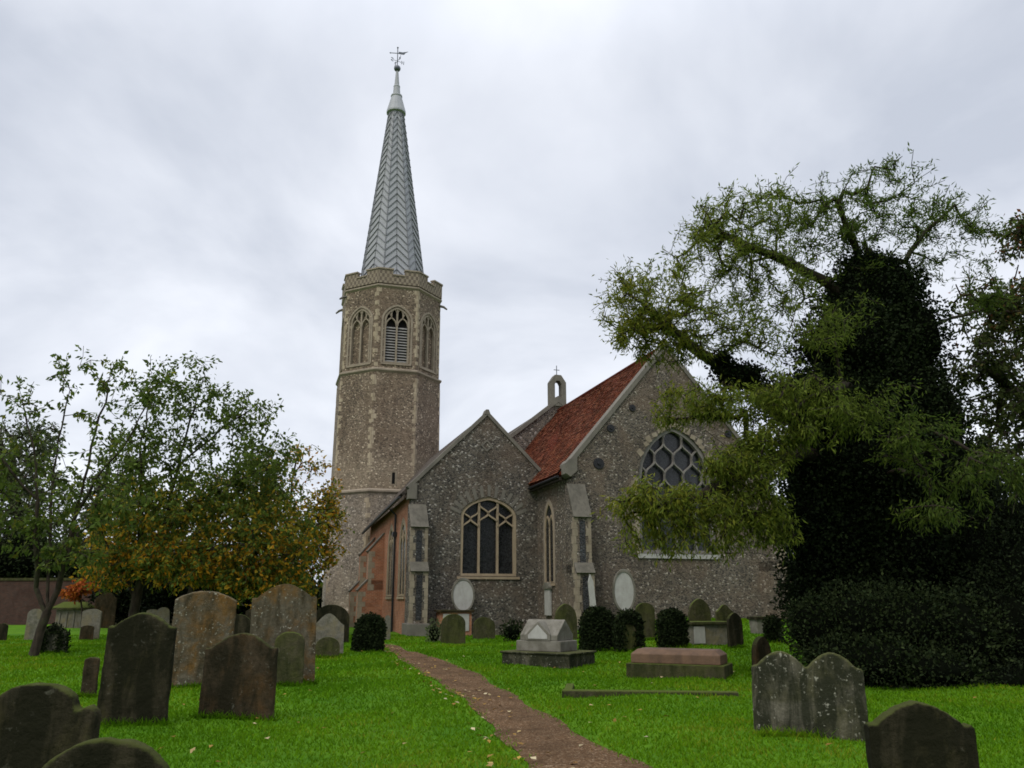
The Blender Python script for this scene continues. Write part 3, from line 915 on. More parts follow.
slab(mb, (U1 + ov, V0 + 0.5, HE - ov * sl + 0.12), (U1 + ov, V1 + .05, HE - ov * sl + 0.12), (UM, V1 + .05, HA + 0.12), (UM, V0 + 0.5, HA + 0.12), 0.15)
def tile_courses(mb, e0, e1, r0, r1, gauge=0.17, wid=0.24):
    e0, e1, r0, r1 = map(Vector, (e0, e1, r0, r1))
    L = (e1 - e0).length; H = (r0 - e0).length
    ex = (e1 - e0).normalized(); ey = (r0 - e0).normalized(); n = ex.cross(ey)
    if n.z < 0: n = -n
    rows_, k = int(H / gauge), 0
    for j in range(rows_ + 1):
        x = -(wid / 2 if j % 2 else 0.0)
        wob = 0.02 * math.sin(j * 1.3)
        while x < L:
            a, b = max(0.0, x), min(L, x + wid - 0.006)
            if b - a > 0.03:
                y0 = j * gauge + random.uniform(-.012, .012); y1 = min(H, y0 + gauge * 1.45)
                sag = 0.05 * math.sin(math.pi * (a / L)) * math.sin(math.pi * min(1, y0 / H)) + .02 * math.sin(a * 1.1 + j * .3)
                t0 = 0.045 + random.uniform(0, .014) - sag + .03; t1 = 0.012 - sag + .03; dz = random.uniform(-.008, .008)
                P4 = [e0 + ex * a + ey * y0 + n * (t0 + dz), e0 + ex * b + ey * y0 + n * (t0 - dz), e0 + ex * b + ey * y1 + n * t1, e0 + ex * a + ey * y1 + n * t1]
                if (P4[1] - P4[0]).cross(P4[2] - P4[0]).dot(n) < 0: P4.reverse(); lo = (2, 3)
                else: lo = (0, 1)
                mb.face(P4, 1)
                q0, q1 = P4[lo[0]], P4[lo[1]]
                mb.face([q1, q0, q0 - n * .03, q1 - n * .03], 1)
            x += wid
tile_courses(mb, (U0 - ov, V1 + .05, HE - ov * sl + 0.12), (U0 - ov, V0 + 0.5, HE - ov * sl + 0.12), (UM, V1 + .05, HA + 0.12), (UM, V0 + .5, HA + .12))
tile_courses(mb, (U1 + ov, V0 + .5, HE - ov * sl + 0.12), (U1 + ov, V1 + .05, HE - ov * sl + 0.12), (UM, V0 + .5, HA + 0.12), (UM, V1 + .05, HA + .12))
ro = mb.build('chancel_roof', [M['tile_red'], M['tile_each']], church)
mb = MB()
mb.tube([(UM, V0 + .5, HA + .15), (UM, V1, HA + .15)], 0.13, 8)
mb.build('ridge_tile', M['tile_red'], ro)
mb = MB()
mb.box((U0 - ov + .06, (V0 + .5 + 0.2) / 2, HE - ov * sl - .12), (0.10, -V0 - .3, 0.16))
mb.build('eaves_board', M['timber'], ro)
mb = MB()
mb.tube([(U0 - ov - .06, V0 + .55, HE - ov * sl - .02), (U0 - ov - .06, -.1, HE - ov * sl - .04)], 0.065, 8)
mb.build('gutter', M['iron'], church)
mb = MB()
coping(mb, (U0 - 0.1, HE - .1 * sl), (UM, HA), 0, 0.2, V0 - 0.06, V0 + 0.6)
coping(mb, (UM, HA), (U1 + .1, HE - .1 * sl), 0, 0.2, V0 - 0.065, V0 + 0.595)
for u, sg in ((U0, -1), (U1, 1)):
    ol = [(u + sg * 0.32, HE - 0.45), (u + sg * 0.32, HE + .02), (u + sg * .15, HE + 0.2), (u - sg * .22, HE + 0.3), (u - sg * .22, HE - 0.3), (u + sg * .1, HE - .6)]
    if sg > 0: ol = ol
    ar = sum(ol[k][0] * ol[(k + 1) % 6][1] - ol[(k + 1) % 6][0] * ol[k][1] for k in range(6))
    if ar < 0: ol.reverse()
    mb.prism(ol, (0, V0 - 0.12, 0), X, Z, -Yv, 0.8)
mb.prism([(UM - .2, HA + .05), (UM + .2, HA + .05), (UM + 0.08, HA + .42), (UM - .08, HA + .42)], (0, V0 - 0.07, 0), X, Z, -Yv, 0.6)
mb.build('gable_coping', M['stone_grey'], church)
# east window: four lights with flowing net tracery
tr = []
cell = 2 * 1.95 / 4
arx = [p[0] for p in e_arch]; arz = [p[1] for p in e_arch]
for i in range(1, 4):
    x = -1.95 + cell * i
    tr.append(([(EC + x, EZ0 + .04), (EC + x, EZS - 0.55)], 0.11))
for i in range(0, 5):
    for sg in (-1, 1):
        x0 = -1.95 + cell * i
        pts = []
        for k in range(0, 90):
            z = EZS - 0.55 + k * 0.036
            s_ = (z - (EZS - 0.55)) / 0.85
            ph = s_ % 2.0
            t = ph if ph < 1 else 2 - ph
            t = t * t * (3 - 2 * t)
            x = x0 + sg * cell * 0.5 * (1 - math.cos(math.pi * t)) / 2
            ok = inside_arch(x, z + 0.05, EZS, 1.90, e_arch)
            if ok: pts.append((EC + x, z))
            else:
                if len(pts) > 2: tr.append((pts, 0.065))
                pts = []
        if len(pts) > 2: tr.append((pts, 0.065))
window('east_window', church, (0, V0, 0), X, -Yv, EC, EZ0, EZS, e_arch, tr, 0.2, 'tracery_grey', 'glass_pale', 0.25, sill=0.2, sill_mat='white_stone')
mb = MB()
for i in range(17):
    k = int(round(i * (len(e_arch) - 1) / 16))
    x, z = e_arch[k]
    cx_ = 0.0; dx, dz = x * 0.9, z + 0.4
    l = math.hypot(dx, dz); dx, dz = dx / l, dz / l
    L = 0.34 if i % 2 else 0.22
    mb.ribbon([(EC + x + dx * .02, EZS + z + dz * .02), (EC + x + dx * L, EZS + z + dz * L)], 0.26, (0, V0 - 0.012, 0), X, Z, -Yv, 0.05)
mb.build('window_dressing', M['stone'], church)
mb = None
for sg in (-1, 1):
    mb = MB()
    z = EZ0
    k = 0
    while z < EZS - .1:
        L = 0.36 if k % 2 else 0.2
        mb.box((EC + sg * (1.97 + L / 2), V0 + .03, z + .17), (L, 0.084, 0.33)); z += 0.33; k += 1
    mb.build('window_dressing', M['stone'], church)
# narrow window on the chancel side wall
c = -NWV
t2 = [([(c, NW0 + .03), (c, NWS + .3)], 0.09), (arc_head(c - .55, c, NWS - .1, NWS + .45), 0.08), (arc_head(c, c + .55, NWS - .1, NWS + .45), 0.08)]
window('side_window', church, (U0, 0, 0), -Yv, -X, c, NW0, NWS, n_arch, t2, 0.10, 'tracery', 'glass', 0.06, flat=True)
mb = MB()
pth = [(c - .72, NW0)] + [(c + x * 1.16, NWS + z * 1.1) for x, z in n_arch] + [(c + .72, NW0)]
mb.ribbon(pth, 0.17, (U0 - 0.015, 0, 0), -Yv, Z, -X, 0.08)
mb.build('window_surround', M['stone_tan'], church)
buttress('corner_buttress', church, (U0 + .17, V0, 0), (0, -1), 0.80, [(-.3, 2.7, 0.95, 0.4), (2.7, 5.1, 0.7, 1.5)], M['flint_chancel'], edge='stone')
buttress('corner_buttress', church, (U1 - .15, V0 + .15, 0), (dg, -dg), 0.95, [(-.3, 2.9, 1.3, 0.45), (2.9, 5.6, 1.0, 1.35)], M['flint_chancel'], edge='stone')
for w_, z_, r_ in ((1.32, 7.62, 0.27), (1.96, 9.3, 0.19), (3.1, 10.35, 0.17), (8.15, 9.4, 0.18)):
    mb = MB()
    for r0, r1, y0, y1 in ((r_, r_ * .92, 0, -.06), (r_ * .3, r_ * .25, -.06, -.11)):
        ra = [[(U0 + w_ + math.cos(t) * rr, V0 + yy, z_ + math.sin(t) * rr) for t in np.linspace(0, 2 * math.pi, 21)[:-1]] for rr, yy in ((r0, y0), (r1, y1))]
        mb.rings(ra)
    mb.build('tie_plate', M['iron'], church)

# --- nave
NV0, NV1, NH, NS = 10.2, 32.0, 14.2, 0.80
NU0, NU1 = UM - 6.2, UM + 6.2
NE = NH - 6.2 * NS
mb = MB()
mb.prism([(NU0, -0.6), (NU1, -0.6), (NU1, NE), (UM, NH), (NU0, NE)], (0, NV0 + .1, 0), X, Z, -Yv, 0.6)
mb.prism([(-NV1, -0.6), (-NV0 - .702, -0.6), (-NV0 - .702, NE), (-NV1, NE)], (NU0, 0, 0), -Yv, Z, -X, 0.5)
mb.prism([(NV0 + .702, -0.6), (NV1, -0.6), (NV1, NE), (NV0 + .702, NE)], (NU1, 0, 0), Yv, Z, X, 0.5)
mb.build('nave_wall', M['flint_nave'], church)
mb = MB()
slab(mb, (NU0 - .3, NV1, NE - .15), (NU0 - .3, NV0 + .5, NE - .15), (UM, NV0 + .5, NH + .12), (UM, NV1, NH + .12), 0.15)
slab(mb, (NU1 + .3, NV0 + .5, NE - .15), (NU1 + .3, NV1, NE - .15), (UM, NV1, NH + .12), (UM, NV0 + .5, NH + .12), 0.15)
mb.build('nave_roof', M['tile_grey'], church)
mb = MB()
coping(mb, (NU0 - .2, NE - .16), (UM, NH), 0, 0.24, NV0 - .02, NV0 + .7)
coping(mb, (UM, NH), (NU1 + .2, NE - .16), 0, 0.24, NV0 - .025, NV0 + .695)
mb.build('gable_coping', M['stone_grey'], church)
# bellcote
mb = MB()
bz = NH + 0.02
hw = 0.56
ol = [(-hw, bz - .3), (hw, bz - .3), (hw, bz + 1.35), (0.22, bz + 1.85), (-0.22, bz + 1.85), (-hw, bz + 1.35)]
hl = [(-.23, bz + 0.28), (0, bz + .42), (.23, bz + .28), (.23, bz + 1.2), (.12, bz + 1.42), (-.12, bz + 1.42), (-.23, bz + 1.2)]
mb.prism(ol, (UM, NV0 + 0.0, 0), X, Z, -Yv, 0.6, [hl])
bc = mb.build('bellcote', M['stone_grey'], church, bevel=0.03)
mb = MB()
mb.tube([(UM, NV0 + .3, bz + 1.8), (UM, NV0 + .3, bz + 2.55)], 0.028, 6)
mb.tube([(UM - .2, NV0 + .3, bz + 2.25), (UM + .2, NV0 + .3, bz + 2.25)], 0.025, 6)
mb.build('cross', M['iron_grey'], bc)

# ------------------------------------------------------------------ the tower
TX, TY = -8.96, 58.0
tower = empty('church_tower', (TX, TY, 0), R(16.5), label='octagonal flint church tower with battlements and a grey lead spire', cat='tower')
def octa(rad, z, n=8):
    return [(rad * math.cos(R(-112.5 + 45 * k)), rad * math.sin(R(-112.5 + 45 * k)), z) for k in range(n)]
def tface(k):
    """outward normal and x axis of face k (k=0 faces the churchyard)"""
    a = R(-90 + 45 * k)
    n = Vector((math.cos(a), math.sin(a), 0)); return n, Vector((-n.y, n.x, 0))
AP = math.cos(R(22.5)); TN = math.tan(R(22.5))
R0, R1, R2 = 4.02, 3.86, 3.70
mb = MB()
mb.rings([octa(R0 + .25, -0.6), octa(R0 + .25, 0.9), octa(R0 + .02, 1.1), octa(R0 - 0.02, 8.5)], cap=False)
mb.build('base_stage', M['flint_tower_low'], tower)
mb = MB()
mb.rings([octa(R1 + .02, 8.5), octa(R1 - .06, 16.8)], cap=False)
mid = mb.build('middle_stage', M['flint_tower'], tower)
for z_, r_ in ((8.5, R0 + .1), (16.8, R1 + .06), (22.95, R2 + .12)):
    mb = MB()
    mb.rings([octa(r_ - .12, z_ - .17), octa(r_, z_ - 0.05), octa(r_, z_ + .05), octa(r_ - .25, z_ + .17)])
    mb.build('string_course', M['stone_tan'], tower)
# belfry stage with an opening in every face
b_arch = depressed(0.88, 0.95, 12)
BZ0, BZS = 17.3, 20.45
apo = R2 * AP; hwid = R2 * math.sin(R(22.5))
mb = MB()
for k in range(8):
    n, ax = tface(k)
    mb.prism([(-hwid, 16.85), (hwid, 16.85), (hwid, 22.95), (-hwid, 22.95)], n * apo, ax, Z, n, 0.02, [opening(0, BZ0, BZS, b_arch)], back=False)
    # reveals
    o2 = opening(0, BZ0, BZS, b_arch)
    for i in range(len(o2)):
        p, q = o2[i], o2[(i + 1) % len(o2)]
        w = lambda t, d: n * (apo - d) + ax * t[0] + Z * t[1]
        mb.face([w(p, 0.01), w(q, 0.01), w(q, .4), w(p, .4)])
mb.build('belfry_stage', M['flint_tower'], tower)
for k in range(8):
    n, ax = tface(k)
    t2 = [([(0, BZ0 + .04), (0, BZS + .85)], 0.12)]
    for sg in (-1, 1):
        xl, xr = sorted((0.0, sg * .80))
        t2.append((arc_head(xl + .02, xr - .02, 20.0, 20.62), 0.09))
        xm = (xl + xr) / 2
        t2.append(([(xm, 20.55), (xm, 21.22)], 0.08))
        for q in (-1, 1):
            xc = xm + q * .2
            top = BZS + np.interp(xc, [p[0] for p in b_arch], [p[1] for p in b_arch]) - .1
            t2.append((arc_head(xc - .17, xc + .17, top - .25, top), 0.06))
    open_ = (k % 2 == 0)
    fr = window('belfry_window', tower, n * apo, ax, n, 0, BZ0, BZS, b_arch, t2, 0.15, 'stone_tan', 'dark_void', 0.18, sill=0.1, fill=None if open_ else 'flint_tower')
    fr['label'] = 'louvred belfry window' if open_ else 'blind belfry window filled with flint'
    for ch in fr.children:
        if ch.name.startswith('glass'): ch.name = 'dark_opening'
    if open_:
        mb = MB()
        for sg in (-1, 1):
            for j in range(13):
                z = BZ0 + 0.22 + j * 0.2
                c = n * (apo - 0.2) + ax * sg * .42 + Z * z
                ang = math.atan2(ax.y, ax.x)
                mb.box(c, (0.72, 0.15, 0.03), ang, rx=R(52))
        mb.build('louvre_boards', M['wood_louvre'], fr)
    # hood mould
    mb = MB()
    pth = [(-1.02, BZ0 + .0)] + [(x * 1.16, BZS + z * 1.14) for x, z in b_arch] + [(1.02, BZ0 + .0)]
    mb.ribbon(pth, 0.13, n * (apo + .035), ax, Z, n, 0.08)
    mb.build('hood_mould', M['stone_tan'], fr)
# quoins at the eight corners
mb = MB()
for k in range(8):
    a = R(-112.5 + 45 * k)
    z = 0.9; j = 0
    while z < 22.8:
        rad = R0 - .0 if z < 8.4 else (R1 - .0 - .06 * (z - 8.5) / 8.3 if z < 16.7 else R2)
        h = random.uniform(.24, .36)
        if random.random() < 0.72 and not (8.3 < z + h and z < 8.7) and not (16.6 < z + h and z < 17.0):
            for sd_, kf in ((1, k), (-1, k - 1)):
                n, ax = tface(kf)
                L = random.uniform(.18, .30) if (j + (sd_ > 0)) % 2 else random.uniform(.08, .15)
                h2 = rad * math.sin(R(22.5))
                x0 = -h2 if sd_ > 0 else h2
                xs = sorted((x0, x0 + sd_ * L))
                mb.prism([(xs[0], z), (xs[1], z), (xs[1], z + h - .015), (xs[0], z + h - .015)], n * (rad * AP + .014), ax, Z, n, 0.05)
        z += h; j += 1
mb.build('quoin_stonework', M['stone_quoin'], tower)
# small slit window on the face towards us, above the lower string course
n, ax = tface(0)
mb = MB()
mb.prism([(-.1, 9.0), (.1, 9.0), (.1, 9.75), (-.1, 9.75)], n * (R1 * AP + .02) + ax * .1, ax, Z, n, 0.06)
sw = mb.build('slit_window', M['dark_void'], tower)
mb = MB()
mb.ribbon([(-.16, 8.93), (-.16, 9.85), (.16, 9.85), (.16, 8.93)], 0.12, n * (R1 * AP + .03) + ax * .1, ax, Z, n, 0.08, closed=True)
mb.build('frame', M['stone'], sw)
# parapet with battlements
RP = R2 + 0.10
mb = MB(); mc = MB()
hw2 = RP * math.sin(R(22.5)); ap2 = RP * AP
for k in range(8):
    n, ax = tface(k)
    lo, hi, g = 23.7, 24.12, 0.42
    e = 0.004
    ol = [(-hw2, 23.1), (hw2, 23.1), (hw2, hi), (g, hi), (g, lo), (-g, lo), (-g, hi), (-hw2, hi)]
    mb.prism(ol, n * ap2, ax, Z, n, 0.28)
    for x0, x1, z in ((-hw2 - .03, -g + .04, hi), (g - .04, hw2 + .03, hi), (-g, g, lo)):
        mc.prism([(x0, z), (x1, z), (x1, z + .1), (x0, z + .1)], n * (ap2 + .06), ax, Z, n, 0.4)
pp = mb.build('parapet', M['chequer'], tower)
mc.build('coping', M['stone_tan'], pp)
mb = MB()
mb.rings([octa(R2 - .2, 22.9), octa(R2 - .2, 23.2)])
mb.build('tower_roof', M['lead'], tower)
for k in (2, 3, 6, 7):
    a = R(-112.5 + 45 * k); d = Vector((math.cos(a), math.sin(a), 0))
    mb = MB()
    mb.tube([d * (R2 - .1) + Z * 22.55, d * (R2 + .25) + Z * 22.45, d * (R2 + .5) + Z * 22.25], [0.11, 0.09, 0.06], 8)
    mb.build('gargoyle', M['stone_grey'], tower)
# spire
def spr(z): return 2.62 + (0.60 - 2.62) * (z - 23.2) / (38.793 - 23.2)
mb = MB()
mb.rings([octa(spr(23.2), 23.2), octa(spr(38.793), 38.793)])
spire = mb.build('spire', M['lead'], tower)
spire.matrix_basis = Matrix.Translation((0, 0, 23.2)) @ Matrix.Rotation(R(-0.75), 4, Vector((-math.sin(R(16.5)), math.cos(R(16.5)), 0)).cross(Vector((0, 0, 0))) if False else Vector((math.sin(R(16.5)), math.cos(R(16.5)), 0))) @ Matrix.Translation((0, 0, -23.2))
mb = MB()
rows = 26
zz = np.array([23.2 + 15.59 * (1 - (1 - i / rows) ** 1.0) for i in range(rows + 1)])
for k in range(8):
    n, ax = tface(k)
    tilt = math.atan2((2.62 - 0.60) * AP, 15.6)
    nn = (n * math.cos(tilt) + Z * math.sin(tilt)).normalized(); ay = nn.cross(ax)
    for i in range(rows):
        z = zz[i]
        for sg in (-1, 1):
            # chevron: low at the arris, high at the middle of the face
            z1 = z + 0.92 * (0.5 + 0.5 * spr(z) / 2.62); z1 = min(z1, 38.698)
            h0 = spr(z) * math.sin(R(22.5)) * sg * .985
            p0 = n * (spr(z) * AP + .012) + ax * h0 + Z * z
            p1 = n * (spr(z1) * AP + .012) + Z * z1
            d = (p1 - p0); L = d.length; d.normalize()
            s_ = nn.cross(d).normalized()
            w_ = 0.026
            q = [p0 - s_ * w_, p1 - s_ * w_, p1 + s_ * w_, p0 + s_ * w_]
            up_ = nn * 0.05
            q2 = [t + up_ for t in q]
            mb.face(q2, 0); 
            for a_, b_ in ((0, 1), (1, 2), (2, 3), (3, 0)):
                mb.face([q[a_], q[b_], q2[b_], q2[a_]], 0)
    mb.tube([n * (spr(23.2) * AP + .01) + Z * 23.2, n * (spr(38.698) * AP + .01) + Z * 38.698], [0.028, 0.02], 5)
    a = R(-112.5 + 45 * k); d = Vector((math.cos(a), math.sin(a), 0))
    mb.tube([d * spr(23.2) + Z * 23.2, d * spr(38.698) + Z * 38.698], [0.055, 0.03], 6)
mb.build('lead_roll', M['lead_dark'], spire)
def ring(r, z, n=16): return [(r * math.cos(2 * math.pi * k / n), r * math.sin(2 * math.pi * k / n), z) for k in range(n)]
mb = MB()
mb.rings([ring(.62, 38.717), ring(.76, 38.793), ring(.76, 38.934), ring(.42, 40.257), ring(.46, 40.304), ring(.44, 40.418), ring(.30, 40.493), ring(.25, 41.155), ring(.27, 41.212), ring(.25, 41.287), ring(.2, 41.344), ring(.09, 42.761)])
mb.build('lead_cap', M['lead'], spire)
mb = MB()
mb.rings([ring(max(.004, .27 * math.sin(t)), 42.903 - .27 * math.cos(t)) for t in np.linspace(0, math.pi, 9)])
mb.build('finial_ball', M['iron_grey'], spire, smooth=True)
mb = MB()
mb.tube([(0, 0, 43.045), (0, 0, 44.840)], 0.035, 6)
mb.rings([ring(max(.004, .075 * math.sin(t)), 44.840 - .075 * math.cos(t), 8) for t in np.linspace(0, math.pi, 6)])
ang = R(-10)
vx = Vector((math.cos(ang), math.sin(ang), 0)); vn = Vector((vx.y, -vx.x, 0))
mb.tube([vx * -.58 + Z * 44.321, vx * .2 + Z * 44.321], 0.03, 6)
mb.prism([(-.66, 44.321), (-.55, 44.245), (-.55, 44.396)], vn * .015, vx, Z, vn, .03)
mb.prism([(.08, 44.273), (.35, 44.226), (.52, 44.217), (.62, 44.368), (.85, 44.519), (.4, 44.425), (.08, 44.463)], vn * .015, vx, Z, vn, .03)
ARM = 0.36
for k, lt in enumerate('NESW'):
    a = R(16 + 90 * k); d = Vector((math.cos(a), math.sin(a), 0)); nd = Vector((d.y, -d.x, 0))
    mb.tube([d * .02 + Z * 43.593, d * ARM + Z * 43.593], 0.018, 5)
    strokes = {'N': [[(0, 0), (0, .3), (.2, 0), (.2, .3)]], 'E': [[(.2, 0), (0, 0), (0, .3), (.2, .3)], [(0, .15), (.16, .15)]],
               'S': [[(0, 0.03), (.1, 0), (.2, .07), (.1, .15), (0, .23), (.1, .3), (.2, .27)]], 'W': [[(0, .3), (.06, 0), (.12, .2), (.18, 0), (.24, .3)]]}[lt]
    for st in strokes: mb.ribbon(st, 0.05, d * ARM + Z * 43.451 + nd * .012, d, Z, nd, 0.024)
mb.build('weather_vane', M['iron_grey'], spire)

# ------------------------------------------------------------------ leaves
def rand_unit(n):
    v = rng.normal(size=(n, 3)); return v / np.linalg.norm(v, axis=1, keepdims=True)
def leaf_quads(pos, direc, length, width, roll=None):
    """diamond leaves: pos base, direc unit axis, arrays; returns verts (n*4,3), faces"""
    n = len(pos)
    r = rand_unit(n) if roll is None else roll
    side = np.cross(direc, r); side /= (np.linalg.norm(side, axis=1, keepdims=True) + 1e-9)
    nor = np.cross(side, direc)
    L = np.broadcast_to(np.asarray(length).reshape(-1, 1), (n, 1)); W = np.broadcast_to(np.asarray(width).reshape(-1, 1), (n, 1))
    a = pos; b = pos + direc * L * .45 + side * W * .5 + nor * L * .06
    c = pos + direc * L - nor * L * .08; d = pos + direc * L * .45 - side * W * .5 + nor * L * .06
    v = np.stack([a, b, c, d], 1).reshape(-1, 3)
    f = np.arange(4 * n).reshape(-1, 4)
    return v, f
def in_blobs(blobs, n_each=None):
    pts = []
    for (c, rad, n) in blobs:
        u = rand_unit(n) * (rng.random((n, 1)) ** 0.42) * np.where(rng.random((n, 1)) < .16, 1.28, 1.0)
        pts.append(np.array(c)[None] + u * np.array(rad)[None])
    return np.concatenate(pts)
def pxblob(px, py, Y, rx, ry, rY, n):
    c = P(px, py, Y); s = cdepth(c) / F_PX
    return (c, (rx * s, rY, ry * s), n)

def grow(skel, attract, step=0.35, lift=0.18, keep=0.9):
    """skel: list of polylines of points with start index -1 or attach to the nearest earlier node. returns nodes,parents,tips"""
    nodes, par = [], []
    for line in skel:
        line = [np.array(p, dtype=float) for p in line]
        prev = -1
        if nodes:
            d = np.linalg.norm(np.array(nodes) - line[0], axis=1); prev = int(np.argmin(d))
        # resample with slight wobble
        for i in range(len(line)):
            if i == 0:
                if prev == -1:
                    nodes.append(line[0]); par.append(-1); prev = 0
                    continue
                p0 = nodes[prev]
            else: p0 = line[i - 1]
            p1 = line[i]
            L = np.linalg.norm(p1 - p0); k = max(1, int(L / step))
            for j in range(1, k + 1):
                q = p0 + (p1 - p0) * j / k + (rng.normal(size=3) * 0.03 * min(1, step * 2) if j < k else 0)
                nodes.append(q); par.append(prev); prev = len(nodes) - 1
    buf = np.zeros((len(nodes) + len(attract) * 14 + 10, 3)); buf[:len(nodes)] = nodes
    n = len(nodes)
    base = buf[:n].copy()
    d0 = np.array([np.min(np.linalg.norm(base - a, axis=1)) for a in attract])
    tips = []
    for ai in np.argsort(d0 + rng.random(len(d0)) * 0.3):
        a = attract[ai]
        d = np.linalg.norm(buf[:n] - a, axis=1)
        i = int(np.argmin(d)); p0 = buf[i].copy(); L = d[i]
        if L < 0.05: continue
        k = max(1, min(12, int(L / step + .5)))
        mid = (p0 + a) / 2 + np.array([0, 0, lift * L]) + rng.normal(size=3) * 0.07 * L
        prev = i
        for j in range(1, k + 1):
            t = j / k
            buf[n] = (1 - t) ** 2 * p0 + 2 * t * (1 - t) * mid + t * t * a
            par.append(prev); prev = n; n += 1
        tips.append(prev)
    return buf[:n].copy(), par, tips
def limb_mesh(name, nodes, par, mat, parent, r0=0.008, trunk_r=0.2, expo=2.3, minr=0.006, flare=1.0):
    n = len(nodes)
    w = np.zeros(n)
    has = np.zeros(n, bool)
    for i in range(n):
        if par[i] >= 0: has[par[i]] = True
    w[~has] = 1.0
    for i in range(n - 1, 0, -1):
        if par[i] >= 0: w[par[i]] += w[i]
    r = w ** (1 / expo); r = r / r[0] * trunk_r
    r = np.maximum(r, minr)
    V, Fs = [], []
    ring_id = {}
    cnt = 0
    def frame(d):
        x = np.cross(d, [0.3, 0.2, 1.0]); x /= np.linalg.norm(x) + 1e-9
        return x, np.cross(d, x)
    for i in range(n):
        p = par[i]
        if p < 0: continue
        k = 8 if r[i] > 0.06 else (5 if r[i] > 0.02 else 3)
        d = nodes[i] - nodes[p]; l = np.linalg.norm(d)
        if l < 1e-6: continue
        d = d / l
        x, y = frame(d)
        rp = min(r[p], r[i] * 1.35)
        if p == 0: rp = r[p] * flare
        an = np.arange(k) * 2 * math.pi / k
        ra = nodes[p] - d * r[i] * .4 + rp * (np.cos(an)[:, None] * x + np.sin(an)[:, None] * y)
        rb = nodes[i] + d * r[i] * .2 + r[i] * (np.cos(an)[:, None] * x + np.sin(an)[:, None] * y)
        V.append(ra); V.append(rb)
        for j in range(k):
            Fs.append((cnt + j, cnt + (j + 1) % k, cnt + k + (j + 1) % k, cnt + k + j))
        cnt += 2 * k
    return mesh_np(name, np.concatenate(V), Fs, mat, parent, smooth=True)
def foliage(name, nodes, par, tips, mat, parent, per=10, length=0.12, width=0.06, spread=0.22, droop=0.3, tintf=None, back=2, keepf=None):
    pos, dr = [], []
    src = []
    for t in tips:
        i = t
        for b in range(back):
            src.append((i, par[i]))
            if par[i] < 0: break
            i = par[i]
    src = np.array(src)
    A = nodes[src[:, 0]]; B = nodes[np.maximum(src[:, 1], 0)]
    reps = np.repeat(np.arange(len(src)), per)
    t = rng.random((len(reps), 1))
    base = A[reps] * t + B[reps] * (1 - t)
    ax = A[reps] - B[reps]; ax /= np.linalg.norm(ax, axis=1, keepdims=True) + 1e-6
    off = rand_unit(len(reps)) * spread * rng.random((len(reps), 1))
    pos = base + off
    d = rand_unit(len(reps)) * 0.8 + ax * 0.6 + off / spread * .4; d[:, 2] -= (droop(base) if callable(droop) else droop) * 1.6
    d /= np.linalg.norm(d, axis=1, keepdims=True)
    if keepf is not None:
        kk = rng.random(len(pos)) < keepf(pos)
        pos, d, reps = pos[kk], d[kk], reps[kk]
    L = length * (0.6 + 0.8 * rng.random(len(reps))); W = width * (0.6 + 0.8 * rng.random(len(reps)))
    v, f = leaf_quads(pos, d, L, W)
    tint = np.clip(tintf(pos) if tintf else rng.random(len(pos)), 0, 1)
    return mesh_np(name, v, f, mat, parent, tint=np.repeat(tint, 4))

